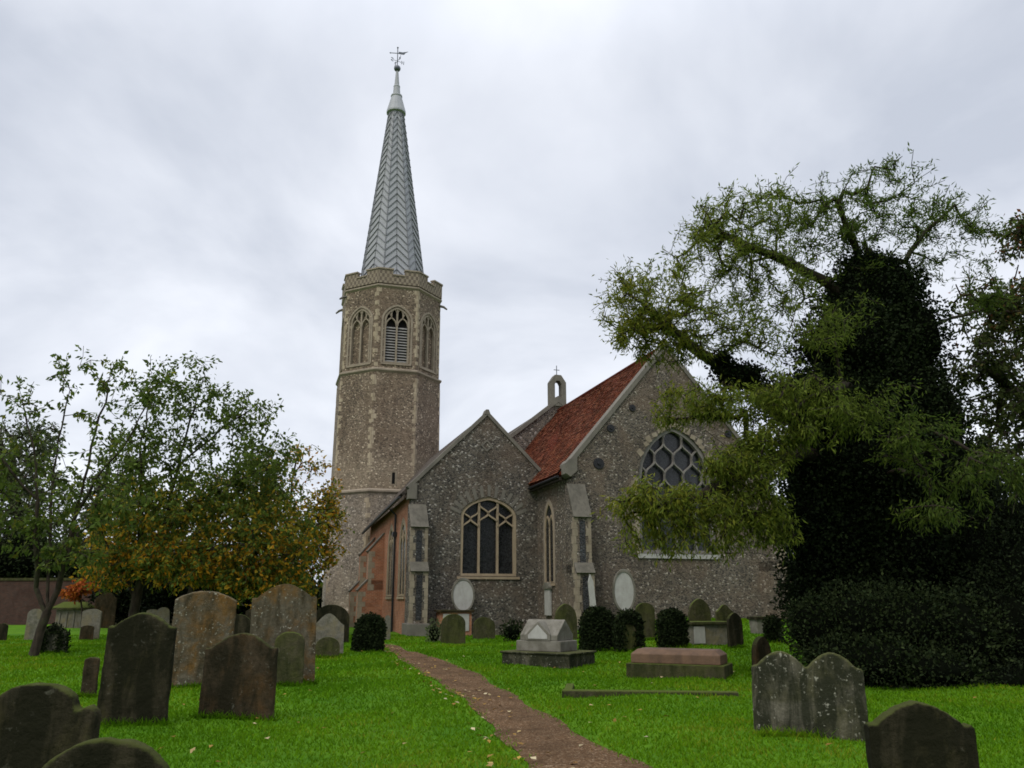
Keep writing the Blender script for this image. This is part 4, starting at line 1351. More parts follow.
# dense, closed masses of leaves (ivy, yew, bushes)
def icos(sub=3):
    bm = bmesh.new(); bmesh.ops.create_icosphere(bm, subdivisions=sub, radius=1.0)
    v = np.array([x.co[:] for x in bm.verts]); f = np.array([[y.index for y in x.verts] for x in bm.faces]); bm.free()
    return v, f
ICO = icos(3)
def mass(name, blobs, mat, parent, dens=60, size=0.10, aspect=0.75, core=0.86, fuzz=0.22, tintf=None, spike=0.0):
    """blobs (centre, radii): lumps packed with leaves over a dark inner core"""
    VV, TT = [], []
    CV, CF = [], []; off = 0
    C = [np.array(b[0], dtype=float) for b in blobs]; RR = [np.array(b[1], dtype=float) for b in blobs]
    for c, r in zip(C, RR):
        ph = rng.random(3) * 6
        def lump(u):
            return 1 + 0.10 * np.sin(u[:, 0] * 5 + ph[0]) * np.sin(u[:, 1] * 5 + ph[1]) + 0.09 * np.sin(u[:, 2] * 7 + ph[2]) * np.cos(u[:, 0] * 8)
        area = 4 * math.pi * ((r[0] * r[1]) ** 1.6 / 3 + (r[0] * r[2]) ** 1.6 / 3 + (r[1] * r[2]) ** 1.6 / 3) ** (1 / 1.6)
        n = int(area * dens)
        u = rand_unit(n)
        rad = lump(u)[:, None] * (1 - fuzz * 0.7 + fuzz * rng.random((n, 1)) * 1.4)
        p = c + u * r * rad
        keep = np.ones(n, bool)
        for c2, r2 in zip(C, RR):
            if c2 is c: continue
            keep &= np.linalg.norm((p - c2) / r2, axis=1) > 0.80
        p = p[keep]; u = u[keep]
        d = rand_unit(len(p)) * 0.9 + u * 0.7 + np.array([0, 0, spike]); d /= np.linalg.norm(d, axis=1, keepdims=True)
        L = size * (0.6 + .8 * rng.random(len(p)))
        v, f = leaf_quads(p, d, L, L * aspect)
        VV.append(v); TT.append(np.clip(tintf(p) if tintf else rng.random(len(p)), 0, 1))
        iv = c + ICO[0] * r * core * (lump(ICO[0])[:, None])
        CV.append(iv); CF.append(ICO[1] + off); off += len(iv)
    LV = np.concatenate(VV); LT = np.repeat(np.concatenate(TT), 4)
    nl = len(LV)
    lf = np.arange(nl).reshape(-1, 4)
    # core as degenerate-free triangles turned into quads is not needed: build with a joined list
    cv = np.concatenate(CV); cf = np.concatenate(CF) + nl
    me = bpy.data.meshes.new(name)
    allv = np.concatenate([LV, cv]).astype(np.float32)
    loops = np.concatenate([lf.ravel(), cf.ravel()]).astype(np.int32)
    me.vertices.add(len(allv)); me.vertices.foreach_set('co', allv.ravel())
    me.loops.add(len(loops)); me.loops.foreach_set('vertex_index', loops)
    npoly = len(lf) + len(cf)
    me.polygons.add(npoly)
    ls = np.concatenate([np.arange(len(lf)) * 4, lf.size + np.arange(len(cf)) * 3]).astype(np.int32)
    lt = np.concatenate([np.full(len(lf), 4), np.full(len(cf), 3)]).astype(np.int32)
    me.polygons.foreach_set('loop_start', ls); me.polygons.foreach_set('loop_total', lt)
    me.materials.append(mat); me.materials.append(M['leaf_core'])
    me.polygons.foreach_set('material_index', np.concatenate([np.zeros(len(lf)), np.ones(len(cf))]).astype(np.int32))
    a = me.attributes.new('tint', 'FLOAT', 'POINT')
    a.data.foreach_set('value', np.concatenate([LT, np.zeros(len(cv))]).astype(np.float32))
    me.update(calc_edges=True); me.validate()
    o = bpy.data.objects.new(name, me)
    if parent: o.parent = parent
    COL.objects.link(o)
    return o
def ground_at(v): return Vector((v.x, v.y, gh(v.x, v.y)))
def pxs(lst): return [tuple(P(*p)) for p in lst]

# ------------------------------------------------------------------ trees, right
TB = ground_at(P(868, 640, 21.5))
t = empty('acacia_tree', (0, 0, 0), label='tall feathery leaved tree with an ivy smothered trunk in front of the chancel', cat='tree')
skel = [[tuple(TB)] + pxs([(866, 560, 21.5), (862, 470, 21.5), (860, 380, 21.5), (862, 300, 21.5), (868, 250, 21.5)]),
        pxs([(862, 310, 21.4), (830, 285, 21), (790, 263, 20.5), (748, 247, 20), (705, 222, 19.5)]),
        pxs([(860, 405, 21.3), (800, 398, 20.6), (755, 388, 20), (727, 372, 19.6), (690, 345, 19.2), (650, 315, 19)]),
        pxs([(868, 255, 21.5), (905, 262, 21.8), (925, 232, 22), (955, 205, 22)]),
        pxs([(864, 270, 21.5), (850, 235, 21), (838, 205, 20.6), (850, 178, 20.5)]),
        pxs([(864, 335, 21.5), (930, 325, 22), (975, 312, 22.3), (1012, 300, 22.5)]),
        pxs([(862, 470, 21.2), (800, 452, 20), (745, 470, 18.8), (690, 500, 18), (650, 508, 17.6)]),
        pxs([(862, 430, 21.2), (930, 430, 20), (985, 455, 19)]),
        pxs([(860, 395, 21.2), (845, 385, 19.5), (830, 390, 18)]),
        pxs([(862, 480, 21.2), (900, 470, 19.5), (930, 480, 18)])]
blobs = [pxblob(*b) for b in [
    (740, 222, 20, 58, 30, 1.7, 120), (720, 250, 19.6, 60, 40, 1.6, 130), (655, 290, 19.3, 60, 36, 1.4, 130), (628, 315, 19.1, 34, 36, 1.0, 60), (640, 330, 19, 34, 26, .8, 40),
    (700, 325, 19.3, 66, 36, 1.4, 150), (770, 285, 20, 60, 44, 1.8, 150), (800, 215, 20.6, 62, 36, 1.8, 130), (885, 202, 20.8, 66, 30, 1.8, 130), (850, 235, 20.6, 66, 40, 1.5, 130), (772, 190, 20.4, 18, 12, .8, 14),
    (890, 172, 20.8, 22, 8, .8, 16), (945, 220, 22, 50, 26, 1.6, 80), (985, 232, 22, 26, 12, 1.0, 26), (950, 268, 22, 46, 14, 1.2, 44), (790, 330, 18.8, 56, 32, 1.2, 75), (710, 404, 18.4, 68, 20, 1.2, 160),
    (775, 398, 18.2, 50, 28, 1.2, 95), (645, 500, 17.6, 44, 24, 0.8, 95), (690, 508, 17.8, 44, 26, 0.8, 105), (755, 475, 18, 36, 50, 1.0, 170), (735, 520, 18, 34, 24, 0.8, 80), (775, 440, 18.2, 34, 24, .9, 80), (725, 462, 17.8, 26, 16, .7, 50), (775, 530, 18.2, 22, 24, .7, 40), (668, 532, 17.7, 32, 20, .7, 40),
    (632, 540, 17.6, 12, 18, 0.5, 12), (670, 548, 17.7, 14, 16, .5, 10), (705, 552, 17.7, 16, 16, .5, 12), (735, 545, 17.9, 30, 14, 0.6, 16), (770, 520, 18.2, 28, 30, .8, 60), (860, 405, 17.8, 75, 30, 0.9, 70), (905, 435, 17.8, 56, 30, 0.9, 55), (815, 425, 17.9, 40, 24, 0.9, 50),
    (985, 480, 18.6, 40, 34, 1.0, 60), (930, 515, 18.0, 40, 20, 0.9, 28), (985, 300, 22.3, 30, 20, 1, 40), (845, 312, 19, 36, 20, .8, 24), (668, 348, 19, 38, 16, .8, 60), (640, 340, 18.9, 26, 16, .7, 30)]]
att = in_blobs(blobs)
nodes, par, tips = grow(skel, att, 0.34, 0.12)
limb_mesh('trunk', nodes, par, M['bark_dark'], t, trunk_r=0.38, expo=1.8, minr=0.006)
def acacia_tint(p):
    # leaves turn yellow on the drooping outer left branches first
    return 0.03 + 0.27 * np.clip((9.0 - p[:, 0]) / 2.5, 0, 1) + 0.28 * rng.random(len(p)) + 0.36 * np.clip((6.5 - p[:, 0]) / 4, 0, 1) * rng.random(len(p)) + 0.1 * (rng.random(len(p)) > .93)
foliage('crown', nodes, par, tips, M['leaf_acacia'], t, per=13, length=0.145, width=0.033, spread=0.25, droop=lambda p: np.where(p[:, 2] > 7.5, -0.05, 0.5), tintf=acacia_tint, back=3, keepf=lambda p: np.where(p[:, 2] > 8.2, .56, np.where(p[:, 0] < 6.8, .55, .66)))
iv = [pxblob(*b, 0)[:2] for b in [
    (866, 300, 21.3, 42, 36, 1.0), (890, 290, 21.4, 30, 28, 0.9), (905, 340, 21.4, 34, 48, 1.1), (850, 350, 21, 50, 46, 1.3), (890, 400, 21.2, 52, 50, 1.3), (830, 410, 20.8, 50, 40, 1.2), (790, 400, 20.5, 34, 22, .7), (740, 377, 19.7, 24, 13, .45), (720, 362, 19.5, 12, 10, .3),
    (850, 470, 21.2, 62, 60, 1.6), (910, 480, 21.3, 45, 66, 1.6), (835, 540, 21.2, 50, 60, 1.5), (890, 560, 21.3, 66, 60, 1.8), (845, 600, 21.2, 52, 50, 1.5), (820, 470, 20.8, 36, 46, 1.0), (950, 560, 21.6, 50, 60, 1.4), (930, 420, 21.5, 30, 50, 1.0), (955, 490, 21.6, 40, 50, 1.2), (822, 560, 20.8, 30, 44, .9), (812, 520, 20.6, 26, 30, .8), (822, 600, 21, 34, 40, .9), (865, 272, 21.3, 24, 18, .7)]]
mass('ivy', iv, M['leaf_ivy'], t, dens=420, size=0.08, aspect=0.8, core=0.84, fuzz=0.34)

# rounded dark evergreen shrub in front of it
def shrub(name, blobs, label, cat, mat='leaf_bush', dens=420, size=0.075, group=None, aspect=.6, fuzz=0.36, stem=True, spike=0.2):
    b0 = blobs[0][0]
    base = ground_at(Vector(b0))
    t = empty(name, (0, 0, 0), label=label, cat=cat, group=group)
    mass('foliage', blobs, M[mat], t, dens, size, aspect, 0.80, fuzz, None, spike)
    if stem:
        mb = MB()
        for k in range(3):
            a = k * 2.1
            mb.tube([base + Vector((.08 * math.cos(a), .08 * math.sin(a), -.1)), Vector(b0) + Vector((.3 * math.cos(a), .3 * math.sin(a), 0))], [0.07, 0.04], 6)
        mb.build('stem', M['bark_dark'], t)
    return t
def pb(*a): return pxblob(*a, 0)[:2]
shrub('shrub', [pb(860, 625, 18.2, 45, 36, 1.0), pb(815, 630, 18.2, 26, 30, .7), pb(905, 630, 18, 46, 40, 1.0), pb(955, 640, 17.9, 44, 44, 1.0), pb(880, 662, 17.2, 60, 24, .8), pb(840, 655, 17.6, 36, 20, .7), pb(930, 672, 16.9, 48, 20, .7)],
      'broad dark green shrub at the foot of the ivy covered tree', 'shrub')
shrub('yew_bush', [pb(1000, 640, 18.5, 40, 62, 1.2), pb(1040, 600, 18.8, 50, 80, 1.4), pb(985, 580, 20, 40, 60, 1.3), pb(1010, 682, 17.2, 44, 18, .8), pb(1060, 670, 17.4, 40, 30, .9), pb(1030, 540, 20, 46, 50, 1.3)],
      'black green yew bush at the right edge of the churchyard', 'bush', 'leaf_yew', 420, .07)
# tree at the right edge with reddish tips
t = empty('maple_tree', (0, 0, 0), label='dark tree with reddish leaf tips cut off by the right edge', cat='tree')
RB_ = ground_at(P(1060, 640, 25))
skel = [[tuple(RB_)] + pxs([(1058, 560, 25), (1050, 450, 25), (1045, 350, 25), (1050, 250, 25)]), pxs([(1050, 420, 25), (1015, 390, 24.6), (985, 370, 24.3)]), pxs([(1047, 330, 25), (1010, 300, 24.6), (970, 300, 24.4)]),
        pxs([(1050, 470, 25), (1010, 470, 24.5), (975, 450, 24)]), pxs([(1050, 300, 25), (1100, 260, 25)]), pxs([(1050, 430, 25), (1110, 400, 25)]), pxs([(1048, 270, 25), (1030, 235, 24.8), (1015, 215, 24.5)])]
blobs = [pxblob(*b) for b in [(1000, 310, 24.5, 42, 36, 1.6, 150), (985, 365, 24.3, 34, 30, 1.4, 90), (1010, 420, 24.6, 42, 40, 1.6, 160), (985, 470, 24.2, 30, 36, 1.3, 90), (1045, 350, 25, 50, 80, 2.2, 240), (1030, 235, 24.8, 36, 24, 1.2, 70),
                              (1100, 300, 25, 60, 90, 2.5, 220), (1100, 430, 25, 60, 70, 2.5, 180), (1030, 500, 24, 45, 40, 1.4, 130)]]
nodes, par, tips = grow(skel, in_blobs(blobs), 0.4, 0.12)
limb_mesh('trunk', nodes, par, M['bark_dark'], t, trunk_r=0.3, minr=0.008)
foliage('crown', nodes, par, tips, M['leaf_maple'], t, per=8, length=0.16, width=0.085, spread=0.32, droop=0.3, tintf=lambda p: 0.15 + .4 * rng.random(len(p)) + .5 * (rng.random(len(p)) > .8) * np.clip((p[:, 2] - 7) / 4, 0, 1), back=2)

# ------------------------------------------------------------------ trees, left
t = empty('cherry_tree', (0, 0, 0), label='thin forked tree with sparse upright twigs and few leaves at the far left', cat='tree')
B1 = ground_at(G(33, 656))
Y1 = B1.y
skel = [[tuple(B1 + Vector((0, 0, -.1)))] + pxs([(40, 632, Y1), (47, 612, Y1)]),
        pxs([(47, 612, Y1), (58, 590, Y1), (66, 560, Y1 - .3), (74, 520, Y1 - .5), (84, 480, Y1 - .6), (96, 430, Y1 - .8), (108, 390, Y1 - .8)]),
        pxs([(47, 612, Y1), (48, 580, Y1), (50, 540, Y1 + .3), (52, 490, Y1 + .5), (58, 440, Y1 + .6), (70, 390, Y1 + .6)]),
        pxs([(45, 612, Y1), (36, 588, Y1), (36, 550, Y1 - .4), (38, 500, Y1 - .6), (34, 450, Y1 - .8), (22, 400, Y1 - .8)]),
        pxs([(74, 520, Y1 - .5), (95, 480, Y1 - 1), (125, 445, Y1 - 1.3), (150, 400, Y1 - 1.3)]),
        pxs([(38, 500, Y1 - .6), (10, 470, Y1 - 1), (-15, 430, Y1 - 1.2)])]
blobs = [pxblob(*b) for b in [(80, 362, Y1 - .6, 30, 24, .9, 15), (115, 382, Y1 - .9, 30, 28, 1, 18), (60, 405, Y1, 40, 30, 1.2, 18), (18, 395, Y1 - .8, 26, 24, 1, 14), (110, 440, Y1 - 1, 44, 30, 1.3, 26), (150, 390, Y1 - 1.3, 22, 30, .8, 14),
                              (40, 470, Y1 - .3, 52, 34, 1.5, 50), (100, 505, Y1 - .8, 50, 26, 1.4, 80), (45, 530, Y1 - .2, 50, 28, 1.4, 80), (75, 555, Y1 - .6, 40, 18, 1, 40), (-20, 470, Y1 - 1, 40, 60, 1.4, 50)]]
nodes, par, tips = grow(skel, in_blobs(blobs), 0.4, -0.05)
limb_mesh('trunk', nodes, par, M['bark'], t, trunk_r=0.125, expo=1.9, minr=0.009, flare=1.3)
foliage('crown', nodes, par, tips, M['leaf_green'], t, per=11, length=0.17, width=0.09, spread=0.19, droop=0.4, tintf=lambda p: 0.1 + .42 * rng.random(len(p)), back=1)

t = empty('cherry_tree', (0, 0, 0), label='broad green tree turning yellow, between the forked tree and the tower', cat='tree')
B2 = ground_at(P(133, 640, 33)); Y2 = 33
skel = [[tuple(B2 + Vector((0, 0, -.1)))] + pxs([(134, 612, Y2), (138, 590, Y2)]),
        pxs([(138, 590, Y2), (150, 560, Y2), (165, 520, Y2), (178, 470, Y2), (190, 420, Y2), (205, 375, Y2)]),
        pxs([(138, 590, Y2), (140, 550, Y2 - .4), (142, 500, Y2 - .8), (140, 450, Y2 - 1), (150, 400, Y2 - 1)]),
        pxs([(134, 600, Y2), (122, 570, Y2), (105, 540, Y2 - .5), (95, 510, Y2 - .6)]),
        pxs([(160, 535, Y2), (200, 500, Y2 - .5), (240, 480, Y2 - 1), (280, 465, Y2 - 1)]),
        pxs([(180, 465, Y2), (220, 430, Y2 + .5), (250, 410, Y2 + .5)]), pxs([(150, 560, Y2), (200, 550, Y2 - 1), (250, 545, Y2 - 1.2)])]
blobs = [pxblob(*b) for b in [(195, 385, Y2, 44, 30, 1.8, 80), (238, 412, Y2, 40, 32, 1.8, 75), (155, 405, Y2 - .6, 42, 36, 1.8, 80), (200, 440, Y2, 74, 38, 2.4, 150), (140, 470, Y2 - .8, 48, 40, 1.8, 190), (265, 470, Y2 - .8, 40, 40, 1.8, 160),
                              (210, 505, Y2 - .6, 75, 42, 2.4, 380), (140, 530, Y2 - .5, 48, 38, 2.0, 280), (270, 535, Y2 - 1, 52, 44, 2.0, 360), (200, 562, Y2 - 1, 66, 26, 2.0, 330), (262, 580, Y2 - 1, 52, 20, 1.6, 220), (120, 565, Y2 - .4, 36, 24, 1.4, 130)]]
nodes, par, tips = grow(skel, in_blobs(blobs), 0.45, 0.05)
limb_mesh('trunk', nodes, par, M['bark'], t, trunk_r=0.19, expo=2.0, minr=0.010, flare=1.3)
def t2tint(p):
    y = np.clip((6.8 - p[:, 2]) / 3.5, 0, 1)
    return 0.12 + 0.36 * rng.random(len(p)) + 0.7 * y * (rng.random(len(p)) > 0.35) * rng.random(len(p))
foliage('crown', nodes, par, tips, M['leaf_green'], t, per=11, length=0.185, width=0.105, spread=0.30, droop=0.3, tintf=t2tint, back=1)

t = empty('hawthorn_tree', (0, 0, 0), label='small twiggy autumn tree with orange leaves beside the foot of the tower', cat='tree')
Y3 = 41
B3 = ground_at(P(285, 630, Y3))
skel = [[tuple(B3 + Vector((0, 0, -.1)))] + pxs([(285, 590, Y3), (288, 540, Y3), (292, 480, Y3), (300, 440, Y3)]), pxs([(286, 570, Y3), (310, 530, Y3), (325, 500, Y3)]), pxs([(286, 560, Y3), (262, 520, Y3), (250, 480, Y3)])]
blobs = [pxblob(*b) for b in [(300, 465, Y3, 28, 26, 1.4, 50), (318, 510, Y3, 20, 30, 1.3, 70), (280, 520, Y3, 36, 36, 1.8, 180), (312, 555, Y3, 24, 26, 1.4, 130), (280, 590, Y3, 36, 24, 1.6, 160), (262, 480, Y3, 26, 30, 1.4, 90), (328, 530, Y3 - .3, 20, 40, 1.0, 110), (330, 490, Y3, 14, 20, .8, 20)]]
nodes, par, tips = grow(skel, in_blobs(blobs), 0.45, 0.1)
limb_mesh('trunk', nodes, par, M['bark'], t, trunk_r=0.16, minr=0.012)
foliage('crown', nodes, par, tips, M['leaf_green'], t, per=9, length=0.19, width=0.11, spread=0.4, droop=0.2, tintf=lambda p: 0.28 + .42 * rng.random(len(p)) + .5 * (rng.random(len(p)) > .5) * rng.random(len(p)), back=1)

# far trees and hedge behind the wall
def backtree(name, label, base_px, Y, blobs, mat, tr_r=.3, per=9, leaf=.3, group=None, tintf=None, top=None):
    t = empty(name, (0, 0, 0), label=label, cat='tree', group=group)
    b = ground_at(P(base_px, 620, Y))
    bl = [pxblob(*q) for q in blobs]
    topz = max(q[0].z for q in bl)
    xm = sum(q[0].x for q in bl) / len(bl)
    sk = [[tuple(b + Vector((0, 0, -.2)))] + [(b.x + (xm - b.x) * k / 4 + random.uniform(-.2, .2), b.y, b.z + (topz - b.z) * k / 4) for k in range(1, 5)]]
    nodes, par, tips = grow(sk, in_blobs(bl), 0.8, 0.15)
    limb_mesh('trunk', nodes, par, M['bark'], t, trunk_r=tr_r, minr=0.02)
    foliage('crown', nodes, par, tips, M[mat], t, per=per, length=leaf, width=leaf * .5, spread=leaf * 2.2, droop=.2, tintf=tintf, back=1)
    return t
backtree('willow_tree', 'tall grey green tree standing beyond the brick wall', 25, 66, [(38, 440, 66, 24, 26, 2.4, 110), (15, 470, 66, 34, 34, 2.8, 170), (-20, 460, 66, 40, 50, 3, 190), (40, 500, 65, 26, 40, 2.4, 140), (0, 530, 65, 46, 40, 3, 230), (-60, 520, 65, 40, 60, 3, 180)], 'leaf_grey', .4, 11, .34)
backtree('ash_tree', 'pale thin crowned tree half hidden behind the broad yellowing tree', 95, 62, [(95, 520, 62, 40, 40, 2.6, 150), (70, 545, 62, 34, 30, 2.4, 120), (120, 480, 62, 30, 30, 2.4, 90)], 'leaf_grey', .3, 9, .3)
shrub('yew_bush', [pb(185, 588, 52, 52, 34, 2.5), pb(130, 592, 53, 34, 30, 2.2), pb(230, 592, 50, 36, 30, 2.2), pb(272, 595, 54, 36, 26, 2.2)], 'black spreading yew under the broad yellowing tree', 'bush', 'leaf_yew', 60, .22)
backtree('hawthorn_tree', 'dense olive and yellow tree filling the gap behind the broad yellowing tree', 190, 47, [(150, 520, 47, 60, 36, 2.2, 240), (230, 510, 47, 60, 40, 2.4, 260), (200, 560, 46, 80, 26, 2.2, 240), (290, 545, 47, 34, 34, 2, 120), (110, 560, 47, 34, 26, 2, 120)], 'leaf_green', .2, 10, .26, None, lambda p: .2 + .5 * rng.random(len(p)) + .25 * (rng.random(len(p)) > .7))
shrub('hedge', [pb(20, 560, 64, 60, 24, 2), pb(90, 568, 63, 46, 22, 2), pb(-60, 556, 65, 60, 30, 2.4), pb(316, 600, 68, 24, 16, 2)], 'green hedge growing behind the far brick wall', 'hedge', 'leaf_bush', 50, .24)
fw = []
for k in range(34):
    x = -150 + k * 10 + random.uniform(-3, 3); y = 135 + 12 * math.sin(k * 1.7)
    fw.append(((x, y, random.uniform(1.5, 3)), (random.uniform(6, 9), 5, random.uniform(4, 6.5))))
for k in range(7):
    fw.append(((34 + k * 6 + random.uniform(-1, 1), 26 + k * 13, 2), (5, 5, random.uniform(4, 7))))
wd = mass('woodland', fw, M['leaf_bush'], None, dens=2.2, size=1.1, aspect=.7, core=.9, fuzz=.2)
tag(wd, 'dark belt of distant trees round the churchyard', 'woodland', None, 'stuff')
# small orange maple
t = empty('maple_sapling', (0, 0, 0), label='small bright orange leaved sapling by the far brick wall', cat='tree')
b = ground_at(P(82, 625, 50))
skel = [[tuple(b + Vector((0, 0, -.1)))] + pxs([(82, 610, 50), (80, 595, 50)])]
nodes, par, tips = grow(skel, in_blobs([pxblob(72, 592, 50, 12, 7, .7, 40), pxblob(84, 587, 50, 12, 7, .7, 40)]), .3, .1)
limb_mesh('trunk', nodes, par, M['bark_dark'], t, trunk_r=.05, minr=.01)
foliage('crown', nodes, par, tips, M['leaf_orange'], t, per=9, length=.22, width=.14, spread=.3, back=1)

# churchyard wall at the far left
mb = MB()
wl = P(-420, 620, 60); wr = P(118, 620, 57)
dv = Vector((wr.x - wl.x, wr.y - wl.y, 0)); L = dv.length; dv.normalize(); nv = Vector((dv.y, -dv.x, 0))
wallroot = empty('churchyard_wall', (0, 0, 0), label='long dark brick boundary wall at the far left', cat='wall')
mb.prism([(0, -.4), (L, -.4), (L, 2.85), (0, 2.85)], Vector((wl.x, wl.y, 0)), dv, Z, nv, 0.4)
mb.build('brickwork', M['brick_dark'], wallroot)
mb = MB()
mb.prism([(0, 2.853), (L, 2.853), (L, 3.02), (0, 3.02)], Vector((wl.x, wl.y, 0)) + nv * .07, dv, Z, nv, 0.54)
mb.build('coping', M['st_olive'], wallroot)

# ------------------------------------------------------------------ gravestones
def outline(kind, w, h):
    a = w / 2
    pts = []
    N = 28
    jit = lambda: random.uniform(-.004, .004)
    if kind == 'gothic':
        r = a * 1.25
        top = [(x, h - r + z) for x, z in pointed(a, r, 10)]
    elif kind == 'round':
        r = a * .78
        top = [(a * math.sin(math.pi / 2 * i / 12), h - r + r * math.cos(math.pi / 2 * i / 12)) for i in range(-12, 13)]
    elif kind == 'segment':
        r = a * .30
        top = [(a * i / 12, h - r * (abs(i) / 12) ** 2.2) for i in range(-12, 13)]
    elif kind == 'shoulder':
        hs = h - 0.21 * w
        top = [(-a, hs - .012), (-a * .97, hs + .008), (-a * .86, hs + .004)]
        for i in range(-N // 2, N // 2 + 1):
            s_ = i / (N // 2)
            z = hs + 0.21 * w * (0.5 + .5 * math.cos(math.pi * s_)) ** 0.48
            top.append((a * .84 * s_, z))
        top += [(a * .86, hs + .004), (a * .97, hs + .008), (a, hs - .012)]
    elif kind == 'bell':
        hs = h - 0.36 * w
        top = [(a * i / 16, hs + 0.36 * w * (0.5 + .5 * math.cos(math.pi * i / 16)) ** 0.8) for i in range(-16, 17)]
    elif kind == 'double':
        hs = h - 0.14 * w
        top = [(-a, hs - .02), (-a * .95, hs + .005)]
        for c in (-a * .46, a * .46):
            for i in range(-9, 10):
                s_ = i / 9
                top.append((c + a * .44 * s_, hs + 0.14 * w * (0.5 + .5 * math.cos(math.pi * s_)) ** 0.45))
        top += [(a * .95, hs + .005), (a, hs - .02)]
    elif kind == 'scroll':
        hs = h - 0.24 * w
        top = [(-a, hs), (-a * .96, hs + .05 * w), (-a * .86, hs + .085 * w), (-a * .76, hs + .06 * w), (-a * .70, hs + .05 * w)]
        for i in range(-10, 11):
            s_ = i / 10
            top.append((a * .66 * s_, hs + .05 * w + 0.19 * w * math.sqrt(max(0, 1 - s_ * s_)) ** .9))
        top += [(a * .70, hs + .05 * w), (a * .76, hs + .06 * w), (a * .86, hs + .085 * w), (a * .96, hs + .05 * w), (a, hs)]
    top = [(x, z + jit()) for x, z in top]
    return [(-a * 1.03, -.35), (a * 1.03, -.35)] + list(reversed(top))
GST = 'gravestones in the churchyard'
def place(px, base, Y=None):
    if Y is None: return G(px, base)
    return ground_at(P(px, 650, Y))
BASES = []
_wt = {}
def wear_tex(sz):
    if sz not in _wt:
        t = bpy.data.textures.new('stone_wear', 'CLOUDS'); t.noise_scale = sz; t.noise_depth = 3
        _wt[sz] = t
    return _wt[sz]
def ivy_slab(o, ol, w, h, th, amount, mat):
    """a coat of ivy leaves hugging both faces and the edges of a slab"""
    ol = [(x, max(0, z)) for x, z in ol]
    from_poly = [Vector((x, z)) for x, z in ol]
    pts, nrm = [], []
    n = int(2600 * w * h * (0.4 + amount))
    xs_ = np.array([p.x for p in from_poly if p.y > .01]); zs2 = np.array([p.y for p in from_poly if p.y > .01])
    od = np.argsort(xs_); xs_, zs2 = xs_[od], zs2[od]
    while len(pts) < n:
        x = rng.uniform(-w / 2 - .05, w / 2 + .05); top = float(np.interp(x, xs_, zs2)) + .04
        z = rng.uniform(0, top)
        e = min(abs(abs(x) - w / 2), abs(top - z))
        if amount < 1 and e > 0.16 * (1 + rng.random()) and z < h * .7: continue
        sd_ = -1 if rng.random() < .6 else 1
        dp = th / 2 + .01 + .055 * rng.random() * (1 + .4 * math.sin(x * 9) * math.sin(z * 8))
        if e < .07: dp *= rng.random()
        pts.append((x, sd_ * dp, z)); nrm.append((x / w * .8, sd_ * .9, .1))
    pts = np.array(pts); nrm = np.array(nrm)
    d = rand_unit(len(pts)) * .8 + nrm * .5 - np.array([0, 0, .3]); d /= np.linalg.norm(d, axis=1, keepdims=True)
    v, f = leaf_quads(pts, d, .05 + .045 * rng.random(len(pts)), .042 + .035 * rng.random(len(pts)), nrm + rand_unit(len(pts)) * .5)
    mesh_np('ivy', v, f, M[mat], o, tint=np.repeat(rng.random(len(pts)), 4))
def headstone(px, base, wpx, hpx, kind, mat, label, th=0.11, rz=None, lean=(0, 0), Y=None, hm=None, wm=None, name='gravestone', ivy=0.0, panel=None, ivy_mat='leaf_ivy', inset=None):
    p = place(px, base, Y)
    s = cdepth(p) / F_PX
    if Y is not None:      # re-centre so the stone's middle stands over px
        q = P(px, base if base else 700, Y); p = Vector((q.x, Y, gh(q.x, Y)))
    w = wm or wpx * s; h = hm or hpx * s
    o = empty(name, p, 0, label=label, cat='gravestone', group=GST) if (ivy or panel or inset) else None
    mb = MB()
    mb.prism(outline(kind, w, h), (0, -th / 2, 0), X, Z, -Yv, th)
    root = mb.build('slab' if o else name, M[mat], o, bevel=0.014)
    if not o:
        o = root; o.location = p; tag(o, label, 'gravestone', GST)
    BASES.append((p.x, p.y, w, th))
    if p.y < 17:
        root.modifiers.clear()
        rm = root.modifiers.new('remesh', 'REMESH'); rm.mode = 'VOXEL'; rm.voxel_size = 0.017 if p.y < 9 else 0.022; rm.use_smooth_shade = True
        for ts, st in ((0.22, 0.020), (0.05, 0.010)):
            dm = root.modifiers.new('wear', 'DISPLACE'); dm.texture = wear_tex(ts); dm.strength = st; dm.mid_level = 0.5
            dm.texture_coords = 'GLOBAL'
    o.rotation_euler = (lean[0], lean[1], (rz if rz is not None else R(10) + random.uniform(-.1, .1)))
    if inset:
        mb = MB()
        iw, ih, ix, iz = inset
        mb.prism(outline('round' if iw < .55 else 'segment', iw * w, ih * h), (ix * w, -th / 2 - (.03 if iw < .55 else .012), 0), X, Z, -Yv, .028)
        mb.build('inscription_panel', M['st_olive' if iw < .55 else 'st_dark'], o, bevel=0.008)
    if ivy:
        ivy_slab(o, outline(kind, w, h), w, h, th, ivy, ivy_mat)
    return o

